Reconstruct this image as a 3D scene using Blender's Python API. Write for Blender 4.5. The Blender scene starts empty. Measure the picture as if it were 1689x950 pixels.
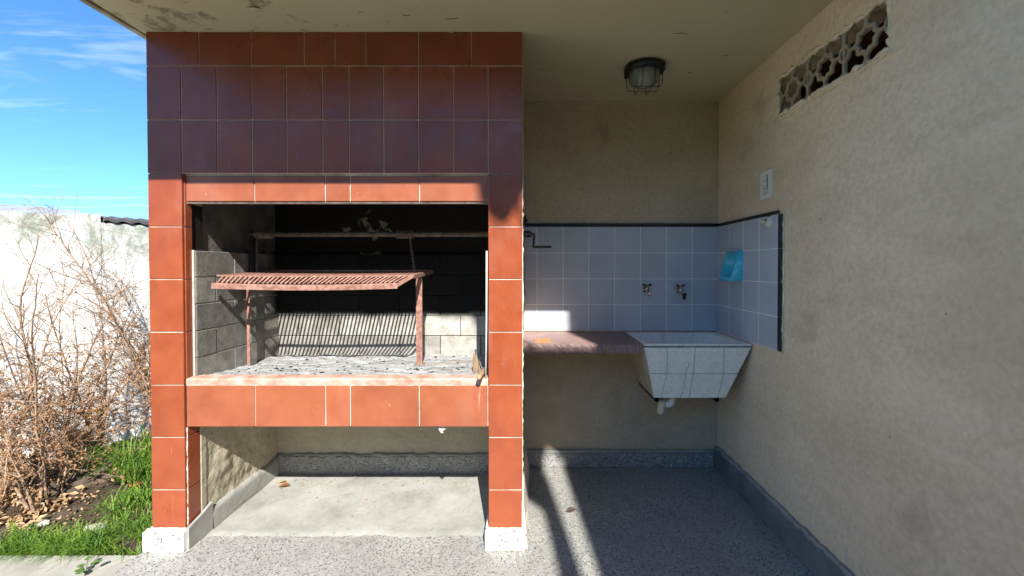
import bpy, bmesh, math, random
from mathutils import Vector, Matrix, noise

random.seed(7)
scene = bpy.context.scene
R = math.radians
COL = scene.collection

# ------------------------------------------------------------------ camera
CAM_H = 1.17
cam_d = bpy.data.cameras.new('camera')
cam_d.sensor_width = 36.0
cam_d.lens = 36.0 * 685.0 / 1689.0
cam_d.shift_x = -(874 - 844.5) / 1689.0
cam_d.shift_y = -(475 - 449.6) / 1689.0
cam_d.clip_start = 0.02
cam_d.clip_end = 3000
cam = bpy.data.objects.new('camera', cam_d)
COL.objects.link(cam)
cam.location = (0, 0, CAM_H)
cam.rotation_euler = (R(90 - 0.8), 0, 0)
scene.camera = cam

# ------------------------------------------------------------------ light
SX, SZ = 0.21, 0.88          # sideways and upward run of the sun's ray per metre towards the viewer
TO_SUN = Vector((SX, -1.0, SZ)).normalized()
SUN_EL = math.asin(TO_SUN.z)
SUN_AZ = math.atan2(TO_SUN.x, TO_SUN.y)
SUN_STRENGTH = 5.0
SKY_STRENGTH = 0.055
EXPOSURE = 1.25

world = bpy.data.worlds.new('World')
scene.world = world
world.use_nodes = True
wn = world.node_tree
wn.nodes.clear()


def nd(tree, kind, **kw):
    n = tree.nodes.new(kind)
    for k, v in kw.items():
        if k.startswith('i_'):
            key = k[2:]
            key = int(key) if key.isdigit() else key
            n.inputs[key].default_value = v
        else:
            setattr(n, k, v)
    return n


def build_world():
    L = wn.links.new
    out = nd(wn, 'ShaderNodeOutputWorld')
    bg = nd(wn, 'ShaderNodeBackground')
    bg.inputs['Strength'].default_value = SKY_STRENGTH
    sky = nd(wn, 'ShaderNodeTexSky', sky_type='NISHITA', sun_disc=False)
    sky.sun_elevation = SUN_EL
    sky.sun_rotation = SUN_AZ
    sky.air_density = 1.0
    sky.dust_density = 0.25
    sky.ozone_density = 2.2
    # thin streaks of high cloud laid out on a flat layer above the ground
    geo = nd(wn, 'ShaderNodeTexCoord')
    sep = nd(wn, 'ShaderNodeSeparateXYZ')
    L(geo.outputs['Generated'], sep.inputs[0])
    zz = nd(wn, 'ShaderNodeMath', operation='MAXIMUM', i_1=0.03)
    L(sep.outputs['Z'], zz.inputs[0])
    dx = nd(wn, 'ShaderNodeMath', operation='DIVIDE')
    dy = nd(wn, 'ShaderNodeMath', operation='DIVIDE')
    L(sep.outputs['X'], dx.inputs[0]); L(zz.outputs[0], dx.inputs[1])
    L(sep.outputs['Y'], dy.inputs[0]); L(zz.outputs[0], dy.inputs[1])
    cmb = nd(wn, 'ShaderNodeCombineXYZ')
    L(dx.outputs[0], cmb.inputs[0]); L(dy.outputs[0], cmb.inputs[1])
    mp = nd(wn, 'ShaderNodeMapping')
    mp.inputs['Scale'].default_value = (0.55, 2.3, 1)
    mp.inputs['Rotation'].default_value = (0, 0, R(16))
    mp.inputs['Location'].default_value = (0.6, 3.05, 0)
    L(cmb.outputs[0], mp.inputs[0])
    nz = nd(wn, 'ShaderNodeTexNoise')
    nz.inputs['Scale'].default_value = 0.85
    nz.inputs['Detail'].default_value = 9
    nz.inputs['Roughness'].default_value = 0.56
    nz.inputs['Distortion'].default_value = 0.7
    L(mp.outputs[0], nz.inputs['Vector'])
    rp = nd(wn, 'ShaderNodeValToRGB')
    rp.color_ramp.elements[0].position = 0.56
    rp.color_ramp.elements[0].color = (0, 0, 0, 1)
    rp.color_ramp.elements[1].position = 0.82
    rp.color_ramp.elements[1].color = (0.8, 0.8, 0.8, 1)
    L(nz.outputs['Fac'], rp.inputs[0])
    mx = nd(wn, 'ShaderNodeMix', data_type='RGBA')
    L(rp.outputs[0], mx.inputs[0])
    tint = nd(wn, 'ShaderNodeMix', data_type='RGBA', blend_type='MULTIPLY')
    tint.inputs[0].default_value = 1.0
    tint.inputs[7].default_value = (0.80, 1.40, 1.92, 1)
    L(sky.outputs[0], tint.inputs[6])
    L(tint.outputs[2], mx.inputs[6])
    mx.inputs[7].default_value = (8.5, 9.6, 10.4, 1)
    L(mx.outputs[2], bg.inputs['Color'])
    L(bg.outputs[0], out.inputs['Surface'])


build_world()

sun_d = bpy.data.lights.new('sun', 'SUN')
sun_d.energy = SUN_STRENGTH
sun_d.angle = R(0.53)
sun_d.color = (1.0, 0.955, 0.88)
sun = bpy.data.objects.new('sun', sun_d)
COL.objects.link(sun)
sun.rotation_euler = TO_SUN.to_track_quat('Z', 'Y').to_euler()

scene.view_settings.view_transform = 'Standard'
scene.view_settings.look = 'None'
scene.view_settings.exposure = EXPOSURE
scene.view_settings.gamma = 1.0
scene.view_settings.use_curve_mapping = False
scene.render.engine = 'CYCLES'
scene.cycles.max_bounces = 10
scene.cycles.diffuse_bounces = 6
scene.cycles.use_denoising = True

# ------------------------------------------------------------------ materials
def new_mat(name):
    m = bpy.data.materials.new(name)
    m.use_nodes = True
    t = m.node_tree
    b = t.nodes['Principled BSDF']
    return m, t, b


def pos_noise(t, scale, detail=5, rough=0.55, dist=0.0, stretch=None, coord='world'):
    n = nd(t, 'ShaderNodeTexNoise')
    n.inputs['Scale'].default_value = scale
    n.inputs['Detail'].default_value = detail
    n.inputs['Roughness'].default_value = rough
    n.inputs['Distortion'].default_value = dist
    if coord == 'world':
        src = nd(t, 'ShaderNodeNewGeometry').outputs['Position']
    else:
        src = nd(t, 'ShaderNodeTexCoord').outputs['Object']
    if stretch:
        mp = nd(t, 'ShaderNodeMapping')
        mp.inputs['Scale'].default_value = stretch
        t.links.new(src, mp.inputs[0])
        src = mp.outputs[0]
    t.links.new(src, n.inputs['Vector'])
    return n


def ramp(t, src, stops):
    r = nd(t, 'ShaderNodeValToRGB')
    els = r.color_ramp.elements
    while len(els) < len(stops):
        els.new(0.5)
    for e, (p, c) in zip(els, stops):
        e.position = p
        if not isinstance(c, (tuple, list)):
            c = (c, c, c)
        e.color = (c[0], c[1], c[2], 1)
    t.links.new(src, r.inputs[0])
    return r.outputs[0]


def mix(t, fac, a, b, blend='MIX'):
    m = nd(t, 'ShaderNodeMix', data_type='RGBA', blend_type=blend)
    for sock, v in ((m.inputs[0], fac), (m.inputs[6], a), (m.inputs[7], b)):
        if isinstance(v, (int, float)):
            sock.default_value = v
        elif isinstance(v, tuple):
            sock.default_value = (v[0], v[1], v[2], 1)
        else:
            t.links.new(v, sock)
    return m.outputs[2]


def bump(t, b, height, strength, dist, prev=None):
    n = nd(t, 'ShaderNodeBump')
    n.inputs['Strength'].default_value = strength
    n.inputs['Distance'].default_value = dist
    t.links.new(height, n.inputs['Height'])
    if prev is not None:
        t.links.new(prev, n.inputs['Normal'])
    t.links.new(n.outputs[0], b.inputs['Normal'])
    return n.outputs[0]


def simple(name, c1, c2=None, scale=10, rough=0.7, bs=0, bd=0.002, bscale=80, rand=0.0, metal=0, spec=0.5,
           lo=0.35, hi=0.65, coord='world', stretch=None):
    m, t, b = new_mat(name)
    col = None
    if c2:
        n = pos_noise(t, scale, coord=coord, stretch=stretch)
        col = ramp(t, n.outputs['Fac'], [(lo, c1), (hi, c2)])
    if rand:
        oi = nd(t, 'ShaderNodeObjectInfo')
        v = nd(t, 'ShaderNodeMapRange')
        v.inputs[3].default_value = 1 - rand
        v.inputs[4].default_value = 1 + rand
        t.links.new(oi.outputs['Random'], v.inputs[0])
        hsv = nd(t, 'ShaderNodeHueSaturation')
        if col:
            t.links.new(col, hsv.inputs['Color'])
        else:
            hsv.inputs['Color'].default_value = (*c1, 1)
        t.links.new(v.outputs[0], hsv.inputs['Value'])
        col = hsv.outputs[0]
    if col:
        t.links.new(col, b.inputs['Base Color'])
    else:
        b.inputs['Base Color'].default_value = (*c1, 1)
    b.inputs['Roughness'].default_value = rough
    b.inputs['Metallic'].default_value = metal
    b.inputs['Specular IOR Level'].default_value = spec
    if bs:
        n2 = pos_noise(t, bscale, 6, 0.6, coord=coord)
        bump(t, b, n2.outputs['Fac'], bs, bd)
    return m


def mat_red_tile(name, base, light):
    m, t, b = new_mat(name)
    oi = nd(t, 'ShaderNodeObjectInfo')
    n1 = pos_noise(t, 9, 4)
    n2 = pos_noise(t, 210, 3, 0.7)
    c = ramp(t, n1.outputs['Fac'], [(0.3, base), (0.7, light)])
    c = mix(t, ramp(t, n2.outputs['Fac'], [(0.50, 0.0), (0.72, 0.38)]), c, (0.30, 0.10, 0.05))
    c = mix(t, ramp(t, n2.outputs['Fac'], [(0.28, 0.40), (0.46, 0.0)]), c, tuple(x * 0.55 for x in base))
    # small pale chips and lime scale runs
    n3 = pos_noise(t, 75, 2, 0.5)
    c = mix(t, ramp(t, n3.outputs['Fac'], [(0.775, 0.0), (0.80, 0.8)]), c, (0.62, 0.50, 0.42))
    n4 = pos_noise(t, 5, 5, 0.6, stretch=(1.0, 1.0, 0.35))
    c = mix(t, ramp(t, n4.outputs['Fac'], [(0.55, 0.0), (0.80, 0.35)]), c, (0.36, 0.20, 0.16))
    n7 = pos_noise(t, 22, 4, 0.6, stretch=(1.6, 1.0, 0.12))
    c = mix(t, ramp(t, n7.outputs['Fac'], [(0.70, 0.0), (0.78, 0.5)]), c, (0.52, 0.40, 0.34))
    n8 = pos_noise(t, 3.5, 5, 0.6)
    c = mix(t, ramp(t, n8.outputs['Fac'], [(0.36, 0.35), (0.52, 0.0)]), c, tuple(x * 0.62 for x in base))
    v = nd(t, 'ShaderNodeMapRange')
    v.inputs[3].default_value = 0.93
    v.inputs[4].default_value = 1.06
    t.links.new(oi.outputs['Random'], v.inputs[0])
    hsv = nd(t, 'ShaderNodeHueSaturation')
    t.links.new(c, hsv.inputs['Color'])
    t.links.new(v.outputs[0], hsv.inputs['Value'])
    t.links.new(hsv.outputs[0], b.inputs['Base Color'])
    rr = pos_noise(t, 14, 4)
    t.links.new(ramp(t, rr.outputs['Fac'], [(0.3, 0.24), (0.7, 0.42)]), b.inputs['Roughness'])
    n5 = pos_noise(t, 260, 3)
    p = bump(t, b, n5.outputs['Fac'], 0.10, 0.0012)
    n6 = pos_noise(t, 12, 2)
    bump(t, b, n6.outputs['Fac'], 0.10, 0.01, p)
    return m


def mat_plaster(name, c1, c2, bstr=0.55, stain=None, scale=95):
    m, t, b = new_mat(name)
    n1 = pos_noise(t, 1.7, 6, 0.6)
    c = ramp(t, n1.outputs['Fac'], [(0.32, c1), (0.7, c2)])
    n0 = pos_noise(t, 60, 3, 0.6)
    c = mix(t, ramp(t, n0.outputs['Fac'], [(0.35, 0.35), (0.62, 0.0)]), c, tuple(x * 0.62 for x in c1))
    pit = pos_noise(t, 26, 2, 0.5)
    c = mix(t, ramp(t, pit.outputs['Fac'], [(0.765, 0.0), (0.80, 0.75)]), c, tuple(x * 0.3 for x in c1))
    tr = pos_noise(t, 4.0, 5, 0.6, 0.8, stretch=(1, 0.45, 1.6))
    c = mix(t, ramp(t, tr.outputs['Fac'], [(0.40, 0.0), (0.72, 0.30)]), c, tuple(min(1, x * 1.22) for x in c2))
    lo = pos_noise(t, 0.9, 4, 0.6)
    c = mix(t, ramp(t, lo.outputs['Fac'], [(0.34, 0.30), (0.52, 0.0)]), c, tuple(x * 0.70 for x in c1))
    sm = pos_noise(t, 3.2, 3, 0.5)
    c = mix(t, ramp(t, sm.outputs['Fac'], [(0.64, 0.0), (0.78, 0.55)]), c, tuple(x * 0.5 for x in c1))
    if stain:
        n3 = pos_noise(t, 4.5, 7, 0.65, 0.6)
        c = mix(t, ramp(t, n3.outputs['Fac'], [(0.60, 0.0), (0.72, 0.6)]), c, stain)
    t.links.new(c, b.inputs['Base Color'])
    b.inputs['Roughness'].default_value = 0.86
    b.inputs['Specular IOR Level'].default_value = 0.25
    n2 = pos_noise(t, scale, 6, 0.62)
    p = bump(t, b, n2.outputs['Fac'], bstr, 0.006)
    n4 = pos_noise(t, scale * 0.28, 3, 0.5)
    bump(t, b, n4.outputs['Fac'], bstr * 0.8, 0.014, p)
    return m


def mat_terrazzo(name, base, dark, scale, amt=0.55, rough=0.45, c_white=(0.6, 0.6, 0.57)):
    m, t, b = new_mat(name)
    src = nd(t, 'ShaderNodeNewGeometry').outputs['Position']
    dn = pos_noise(t, scale * 0.7, 2)
    add = nd(t, 'ShaderNodeMix', data_type='VECTOR')
    add.inputs[0].default_value = 0.012
    t.links.new(src, add.inputs[4]); t.links.new(dn.outputs['Color'], add.inputs[5])
    vo = nd(t, 'ShaderNodeTexVoronoi', feature='F1')
    vo.inputs['Scale'].default_value = scale
    vo.inputs['Randomness'].default_value = 1.0
    t.links.new(add.outputs[1], vo.inputs['Vector'])
    sep = nd(t, 'ShaderNodeSeparateColor')
    t.links.new(vo.outputs['Color'], sep.inputs[0])
    chip = ramp(t, sep.outputs[0], [(0.0, dark), (amt * 0.6, tuple(x * 2.6 for x in dark)), (amt, base), (0.9, c_white)])
    chip.node.color_ramp.interpolation = 'CONSTANT'
    edge = ramp(t, vo.outputs['Distance'], [(0.30, 0.0), (0.52, 1.0)])
    c = mix(t, edge, chip, base)
    n1 = pos_noise(t, 2.4, 6, 0.6)
    c = mix(t, ramp(t, n1.outputs['Fac'], [(0.35, 0.0), (0.75, 0.65)]), c, tuple(x * 0.62 for x in base))
    n9 = pos_noise(t, 7.5, 6, 0.65, 0.5)
    c = mix(t, ramp(t, n9.outputs['Fac'], [(0.58, 0.0), (0.72, 0.4)]), c, tuple(x * 0.45 for x in base))
    t.links.new(c, b.inputs['Base Color'])
    rr = pos_noise(t, 5, 5)
    t.links.new(ramp(t, rr.outputs['Fac'], [(0.3, rough), (0.7, rough + 0.25)]), b.inputs['Roughness'])
    n2 = pos_noise(t, 160, 4)
    bump(t, b, n2.outputs['Fac'], 0.25, 0.002)
    return m


def mat_ceiling():
    m, t, b = new_mat('ceiling_paint')
    n1 = pos_noise(t, 1.3, 5, 0.55)
    c = ramp(t, n1.outputs['Fac'], [(0.3, (0.43, 0.38, 0.25)), (0.7, (0.51, 0.46, 0.32))])
    # peeled and mouldy patches towards the outer corner and scattered specks
    n2 = pos_noise(t, 9, 8, 0.72, 0.4)
    pos = nd(t, 'ShaderNodeNewGeometry').outputs['Position']
    sep = nd(t, 'ShaderNodeSeparateXYZ')
    t.links.new(pos, sep.inputs[0])
    mr = nd(t, 'ShaderNodeMapRange')
    mr.inputs[1].default_value = -0.5; mr.inputs[2].default_value = -1.5
    mr.inputs[3].default_value = 0.0; mr.inputs[4].default_value = 0.13
    t.links.new(sep.outputs[0], mr.inputs[0])
    ad = nd(t, 'ShaderNodeMath', operation='ADD')
    t.links.new(n2.outputs['Fac'], ad.inputs[0]); t.links.new(mr.outputs[0], ad.inputs[1])
    mask = ramp(t, ad.outputs[0], [(0.64, 0.0), (0.72, 0.75)])
    c = mix(t, mask, c, (0.16, 0.12, 0.075))
    n3 = pos_noise(t, 24, 4, 0.6)
    pale = ramp(t, n3.outputs['Fac'], [(0.735, 0.0), (0.76, 0.8)])
    c = mix(t, pale, c, (0.66, 0.63, 0.54))
    n4 = pos_noise(t, 34, 3, 0.6)
    c = mix(t, ramp(t, n4.outputs['Fac'], [(0.74, 0.0), (0.77, 0.7)]), c, (0.10, 0.08, 0.05))
    t.links.new(c, b.inputs['Base Color'])
    b.inputs['Roughness'].default_value = 0.8
    b.inputs['Specular IOR Level'].default_value = 0.3
    n5 = pos_noise(t, 40, 6, 0.6)
    p = bump(t, b, n5.outputs['Fac'], 0.22, 0.004)
    bump(t, b, mask, 0.5, -0.002, p)
    return m


def mat_firebrick():
    m, t, b = new_mat('firebrick')
    oi = nd(t, 'ShaderNodeObjectInfo')
    pos = nd(t, 'ShaderNodeNewGeometry').outputs['Position']
    sep = nd(t, 'ShaderNodeSeparateXYZ')
    t.links.new(pos, sep.inputs[0])
    n1 = pos_noise(t, 16, 6, 0.65)
    grey = ramp(t, n1.outputs['Fac'], [(0.3, (0.12, 0.115, 0.105)), (0.55, (0.20, 0.192, 0.172)), (0.75, (0.28, 0.265, 0.235))])
    # heat-bleached lower courses at the back, soot above them
    ym = nd(t, 'ShaderNodeMapRange'); ym.inputs[1].default_value = 2.20; ym.inputs[2].default_value = 2.31
    t.links.new(sep.outputs[1], ym.inputs[0])
    n2 = pos_noise(t, 5.5, 5, 0.6)
    wob = nd(t, 'ShaderNodeMath', operation='MULTIPLY_ADD'); wob.inputs[1].default_value = 0.07
    t.links.new(n2.outputs['Fac'], wob.inputs[0]); t.links.new(sep.outputs[2], wob.inputs[2])
    sm = nd(t, 'ShaderNodeMapRange'); sm.inputs[1].default_value = 0.905; sm.inputs[2].default_value = 0.955
    t.links.new(wob.outputs[0], sm.inputs[0])
    bleached = mix(t, ramp(t, n1.outputs['Fac'], [(0.4, 0.0), (0.7, 1.0)]), (0.36, 0.345, 0.315), (0.20, 0.185, 0.16))
    c = mix(t, ym.outputs[0], grey, bleached)
    so = nd(t, 'ShaderNodeMath', operation='MULTIPLY')
    t.links.new(sm.outputs[0], so.inputs[0]); t.links.new(ym.outputs[0], so.inputs[1])
    c = mix(t, so.outputs[0], c, (0.012, 0.011, 0.010))
    v = nd(t, 'ShaderNodeMapRange'); v.inputs[3].default_value = 0.78; v.inputs[4].default_value = 1.15
    t.links.new(oi.outputs['Random'], v.inputs[0])
    hsv = nd(t, 'ShaderNodeHueSaturation')
    t.links.new(c, hsv.inputs['Color']); t.links.new(v.outputs[0], hsv.inputs['Value'])
    t.links.new(hsv.outputs[0], b.inputs['Base Color'])
    b.inputs['Roughness'].default_value = 0.9
    b.inputs['Specular IOR Level'].default_value = 0.2
    n3 = pos_noise(t, 90, 6, 0.65)
    bump(t, b, n3.outputs['Fac'], 0.5, 0.004)
    return m


def mat_soot():
    m, t, b = new_mat('sooty_render')
    n1 = pos_noise(t, 9, 7, 0.62, 0.4)
    n2 = pos_noise(t, 55, 6, 0.7)
    pos = nd(t, 'ShaderNodeNewGeometry').outputs['Position']
    sep = nd(t, 'ShaderNodeSeparateXYZ')
    t.links.new(pos, sep.inputs[0])
    # flaked spots sit around the middle of the flue wall
    ax = nd(t, 'ShaderNodeMath', operation='SUBTRACT'); ax.inputs[1].default_value = -0.90
    t.links.new(sep.outputs[0], ax.inputs[0])
    ab = nd(t, 'ShaderNodeMath', operation='ABSOLUTE'); t.links.new(ax.outputs[0], ab.inputs[0])
    mr = nd(t, 'ShaderNodeMapRange')
    mr.inputs[1].default_value = 0.0; mr.inputs[2].default_value = 0.42
    mr.inputs[3].default_value = 0.10; mr.inputs[4].default_value = -0.12
    t.links.new(ab.outputs[0], mr.inputs[0])
    ad = nd(t, 'ShaderNodeMath', operation='ADD')
    t.links.new(n1.outputs['Fac'], ad.inputs[0]); t.links.new(mr.outputs[0], ad.inputs[1])
    flake = ramp(t, ad.outputs[0], [(0.655, 0.0), (0.675, 1.0)])
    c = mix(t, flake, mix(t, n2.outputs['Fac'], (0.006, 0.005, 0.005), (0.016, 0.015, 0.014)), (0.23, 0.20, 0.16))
    t.links.new(c, b.inputs['Base Color'])
    b.inputs['Roughness'].default_value = 0.75
    b.inputs['Specular IOR Level'].default_value = 0.25
    p = bump(t, b, n2.outputs['Fac'], 0.6, 0.008)
    bump(t, b, flake, 0.6, -0.004, p)
    return m


def mat_ash():
    m, t, b = new_mat('wood_ash')
    n1 = pos_noise(t, 17, 7, 0.68, 0.5, stretch=(0.55, 1.5, 1))
    n2 = pos_noise(t, 95, 5, 0.7)
    c = ramp(t, n1.outputs['Fac'], [(0.28, (0.17, 0.165, 0.16)), (0.46, (0.30, 0.30, 0.298)), (0.64, (0.44, 0.45, 0.455))])
    c = mix(t, ramp(t, n2.outputs['Fac'], [(0.66, 0.0), (0.76, 0.55)]), c, (0.10, 0.095, 0.09))
    t.links.new(c, b.inputs['Base Color'])
    b.inputs['Roughness'].default_value = 0.95
    b.inputs['Specular IOR Level'].default_value = 0.1
    p = bump(t, b, n2.outputs['Fac'], 0.8, 0.008)
    bump(t, b, n1.outputs['Fac'], 0.7, 0.02, p)
    return m


def mat_white_tile():
    # white glazed tile with a faint print of rings
    m, t, b = new_mat('white_ring_tile')
    pos = nd(t, 'ShaderNodeTexCoord').outputs['Object']
    vo = nd(t, 'ShaderNodeTexVoronoi', feature='F1', voronoi_dimensions='2D')
    vo.inputs['Scale'].default_value = 17
    vo.inputs['Randomness'].default_value = 0.6
    mp = nd(t, 'ShaderNodeMapping'); mp.inputs['Rotation'].default_value = (R(90), 0, 0)
    t.links.new(pos, mp.inputs[0]); t.links.new(mp.outputs[0], vo.inputs['Vector'])
    ring = ramp(t, vo.outputs['Distance'], [(0.20, 0.0), (0.26, 0.26), (0.31, 0.26), (0.37, 0.0)])
    n = pos_noise(t, 14, 5, 0.6)
    c = mix(t, ring, (0.86, 0.835, 0.775), (0.54, 0.52, 0.49))
    c = mix(t, ramp(t, n.outputs['Fac'], [(0.54, 0.0), (0.80, 0.40)]), c, (0.50, 0.46, 0.39))
    n2 = pos_noise(t, 60, 4, 0.6)
    c = mix(t, ramp(t, n2.outputs['Fac'], [(0.70, 0.0), (0.76, 0.6)]), c, (0.24, 0.21, 0.17))
    t.links.new(c, b.inputs['Base Color'])
    b.inputs['Roughness'].default_value = 0.32
    return m


def mat_counter():
    m, t, b = new_mat('purple_cement')
    n1 = pos_noise(t, 7, 6, 0.62)
    c = ramp(t, n1.outputs['Fac'], [(0.3, (0.20, 0.125, 0.115)), (0.7, (0.30, 0.20, 0.185))])
    n2 = pos_noise(t, 40, 5, 0.65)
    c = mix(t, ramp(t, n2.outputs['Fac'], [(0.60, 0.0), (0.70, 0.6)]), c, (0.36, 0.27, 0.25))
    t.links.new(c, b.inputs['Base Color'])
    b.inputs['Roughness'].default_value = 0.55
    bump(t, b, n2.outputs['Fac'], 0.5, 0.006)
    return m


def mat_white_wall():
    m, t, b = new_mat('whitewash')
    n1 = pos_noise(t, 3.0, 7, 0.65, 0.3)
    c = ramp(t, n1.outputs['Fac'], [(0.55, (0.66, 0.66, 0.635)), (0.72, (0.44, 0.48, 0.42))])
    n3 = pos_noise(t, 13, 6, 0.7)
    c = mix(t, ramp(t, n3.outputs['Fac'], [(0.60, 0.0), (0.75, 0.6)]), c, (0.40, 0.42, 0.36))
    # grey green algae that grows below the coping
    sp = nd(t, 'ShaderNodeSeparateXYZ')
    t.links.new(nd(t, 'ShaderNodeNewGeometry').outputs['Position'], sp.inputs[0])
    mr = nd(t, 'ShaderNodeMapRange'); mr.inputs[1].default_value = 0.95; mr.inputs[2].default_value = 1.40
    mr.inputs[3].default_value = -0.25; mr.inputs[4].default_value = 0.06
    t.links.new(sp.outputs[2], mr.inputs[0])
    n5 = pos_noise(t, 7.5, 8, 0.72, 0.5, stretch=(1, 1, 0.6))
    ad = nd(t, 'ShaderNodeMath', operation='ADD')
    t.links.new(n5.outputs['Fac'], ad.inputs[0]); t.links.new(mr.outputs[0], ad.inputs[1])
    c = mix(t, ramp(t, ad.outputs[0], [(0.47, 0.0), (0.62, 0.9)]), c, (0.21, 0.24, 0.19))
    t.links.new(c, b.inputs['Base Color'])
    b.inputs['Roughness'].default_value = 0.9
    n2 = pos_noise(t, 30, 6, 0.65)
    bump(t, b, n2.outputs['Fac'], 0.5, 0.012)
    return m


def mat_screed():
    m, t, b = new_mat('grey_screed')
    n1 = pos_noise(t, 4, 7, 0.65, 0.3)
    c = ramp(t, n1.outputs['Fac'], [(0.3, (0.20, 0.20, 0.18)), (0.5, (0.285, 0.285, 0.26)), (0.7, (0.35, 0.347, 0.32))])
    n2 = pos_noise(t, 26, 6, 0.7, 1.2, stretch=(1.0, 0.5, 1))
    c = mix(t, ramp(t, n2.outputs['Fac'], [(0.54, 0.0), (0.68, 0.55)]), c, (0.34, 0.335, 0.31))
    n3 = pos_noise(t, 55, 4, 0.7, stretch=(1.0, 0.6, 1))
    c = mix(t, ramp(t, n3.outputs['Fac'], [(0.62, 0.0), (0.70, 0.7)]), c, (0.10, 0.10, 0.09))
    t.links.new(c, b.inputs['Base Color'])
    b.inputs['Roughness'].default_value = 0.85
    p = bump(t, b, n2.outputs['Fac'], 0.55, 0.008)
    bump(t, b, n3.outputs['Fac'], 0.3, 0.003, p)
    return m


def mat_soil():
    m, t, b = new_mat('soil')
    n1 = pos_noise(t, 6, 7, 0.65)
    c = ramp(t, n1.outputs['Fac'], [(0.3, (0.045, 0.032, 0.022)), (0.55, (0.10, 0.075, 0.055)), (0.75, (0.18, 0.14, 0.10))])
    t.links.new(c, b.inputs['Base Color'])
    b.inputs['Roughness'].default_value = 0.95
    b.inputs['Specular IOR Level'].default_value = 0.15
    n2 = pos_noise(t, 45, 8, 0.7)
    bump(t, b, n2.outputs['Fac'], 1.0, 0.03)
    return m


def mat_leafy(name, c1, c2, scale=30, trans=0.25):
    m, t, b = new_mat(name)
    n1 = pos_noise(t, scale, 3)
    c = ramp(t, n1.outputs['Fac'], [(0.35, c1), (0.65, c2)])
    t.links.new(c, b.inputs['Base Color'])
    b.inputs['Roughness'].default_value = 0.55
    tr = nd(t, 'ShaderNodeBsdfTranslucent')
    t.links.new(c, tr.inputs['Color'])
    ms = nd(t, 'ShaderNodeMixShader'); ms.inputs[0].default_value = trans
    out = t.nodes['Material Output']
    t.links.new(b.outputs[0], ms.inputs[1]); t.links.new(tr.outputs[0], ms.inputs[2])
    t.links.new(ms.outputs[0], out.inputs['Surface'])
    return m


def mat_glass():
    m, t, b = new_mat('ribbed_lamp_glass')
    b.inputs['Base Color'].default_value = (0.70, 0.74, 0.70, 1)
    b.inputs['Transmission Weight'].default_value = 0.75
    b.inputs['Roughness'].default_value = 0.16
    b.inputs['IOR'].default_value = 1.45
    return m


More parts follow.
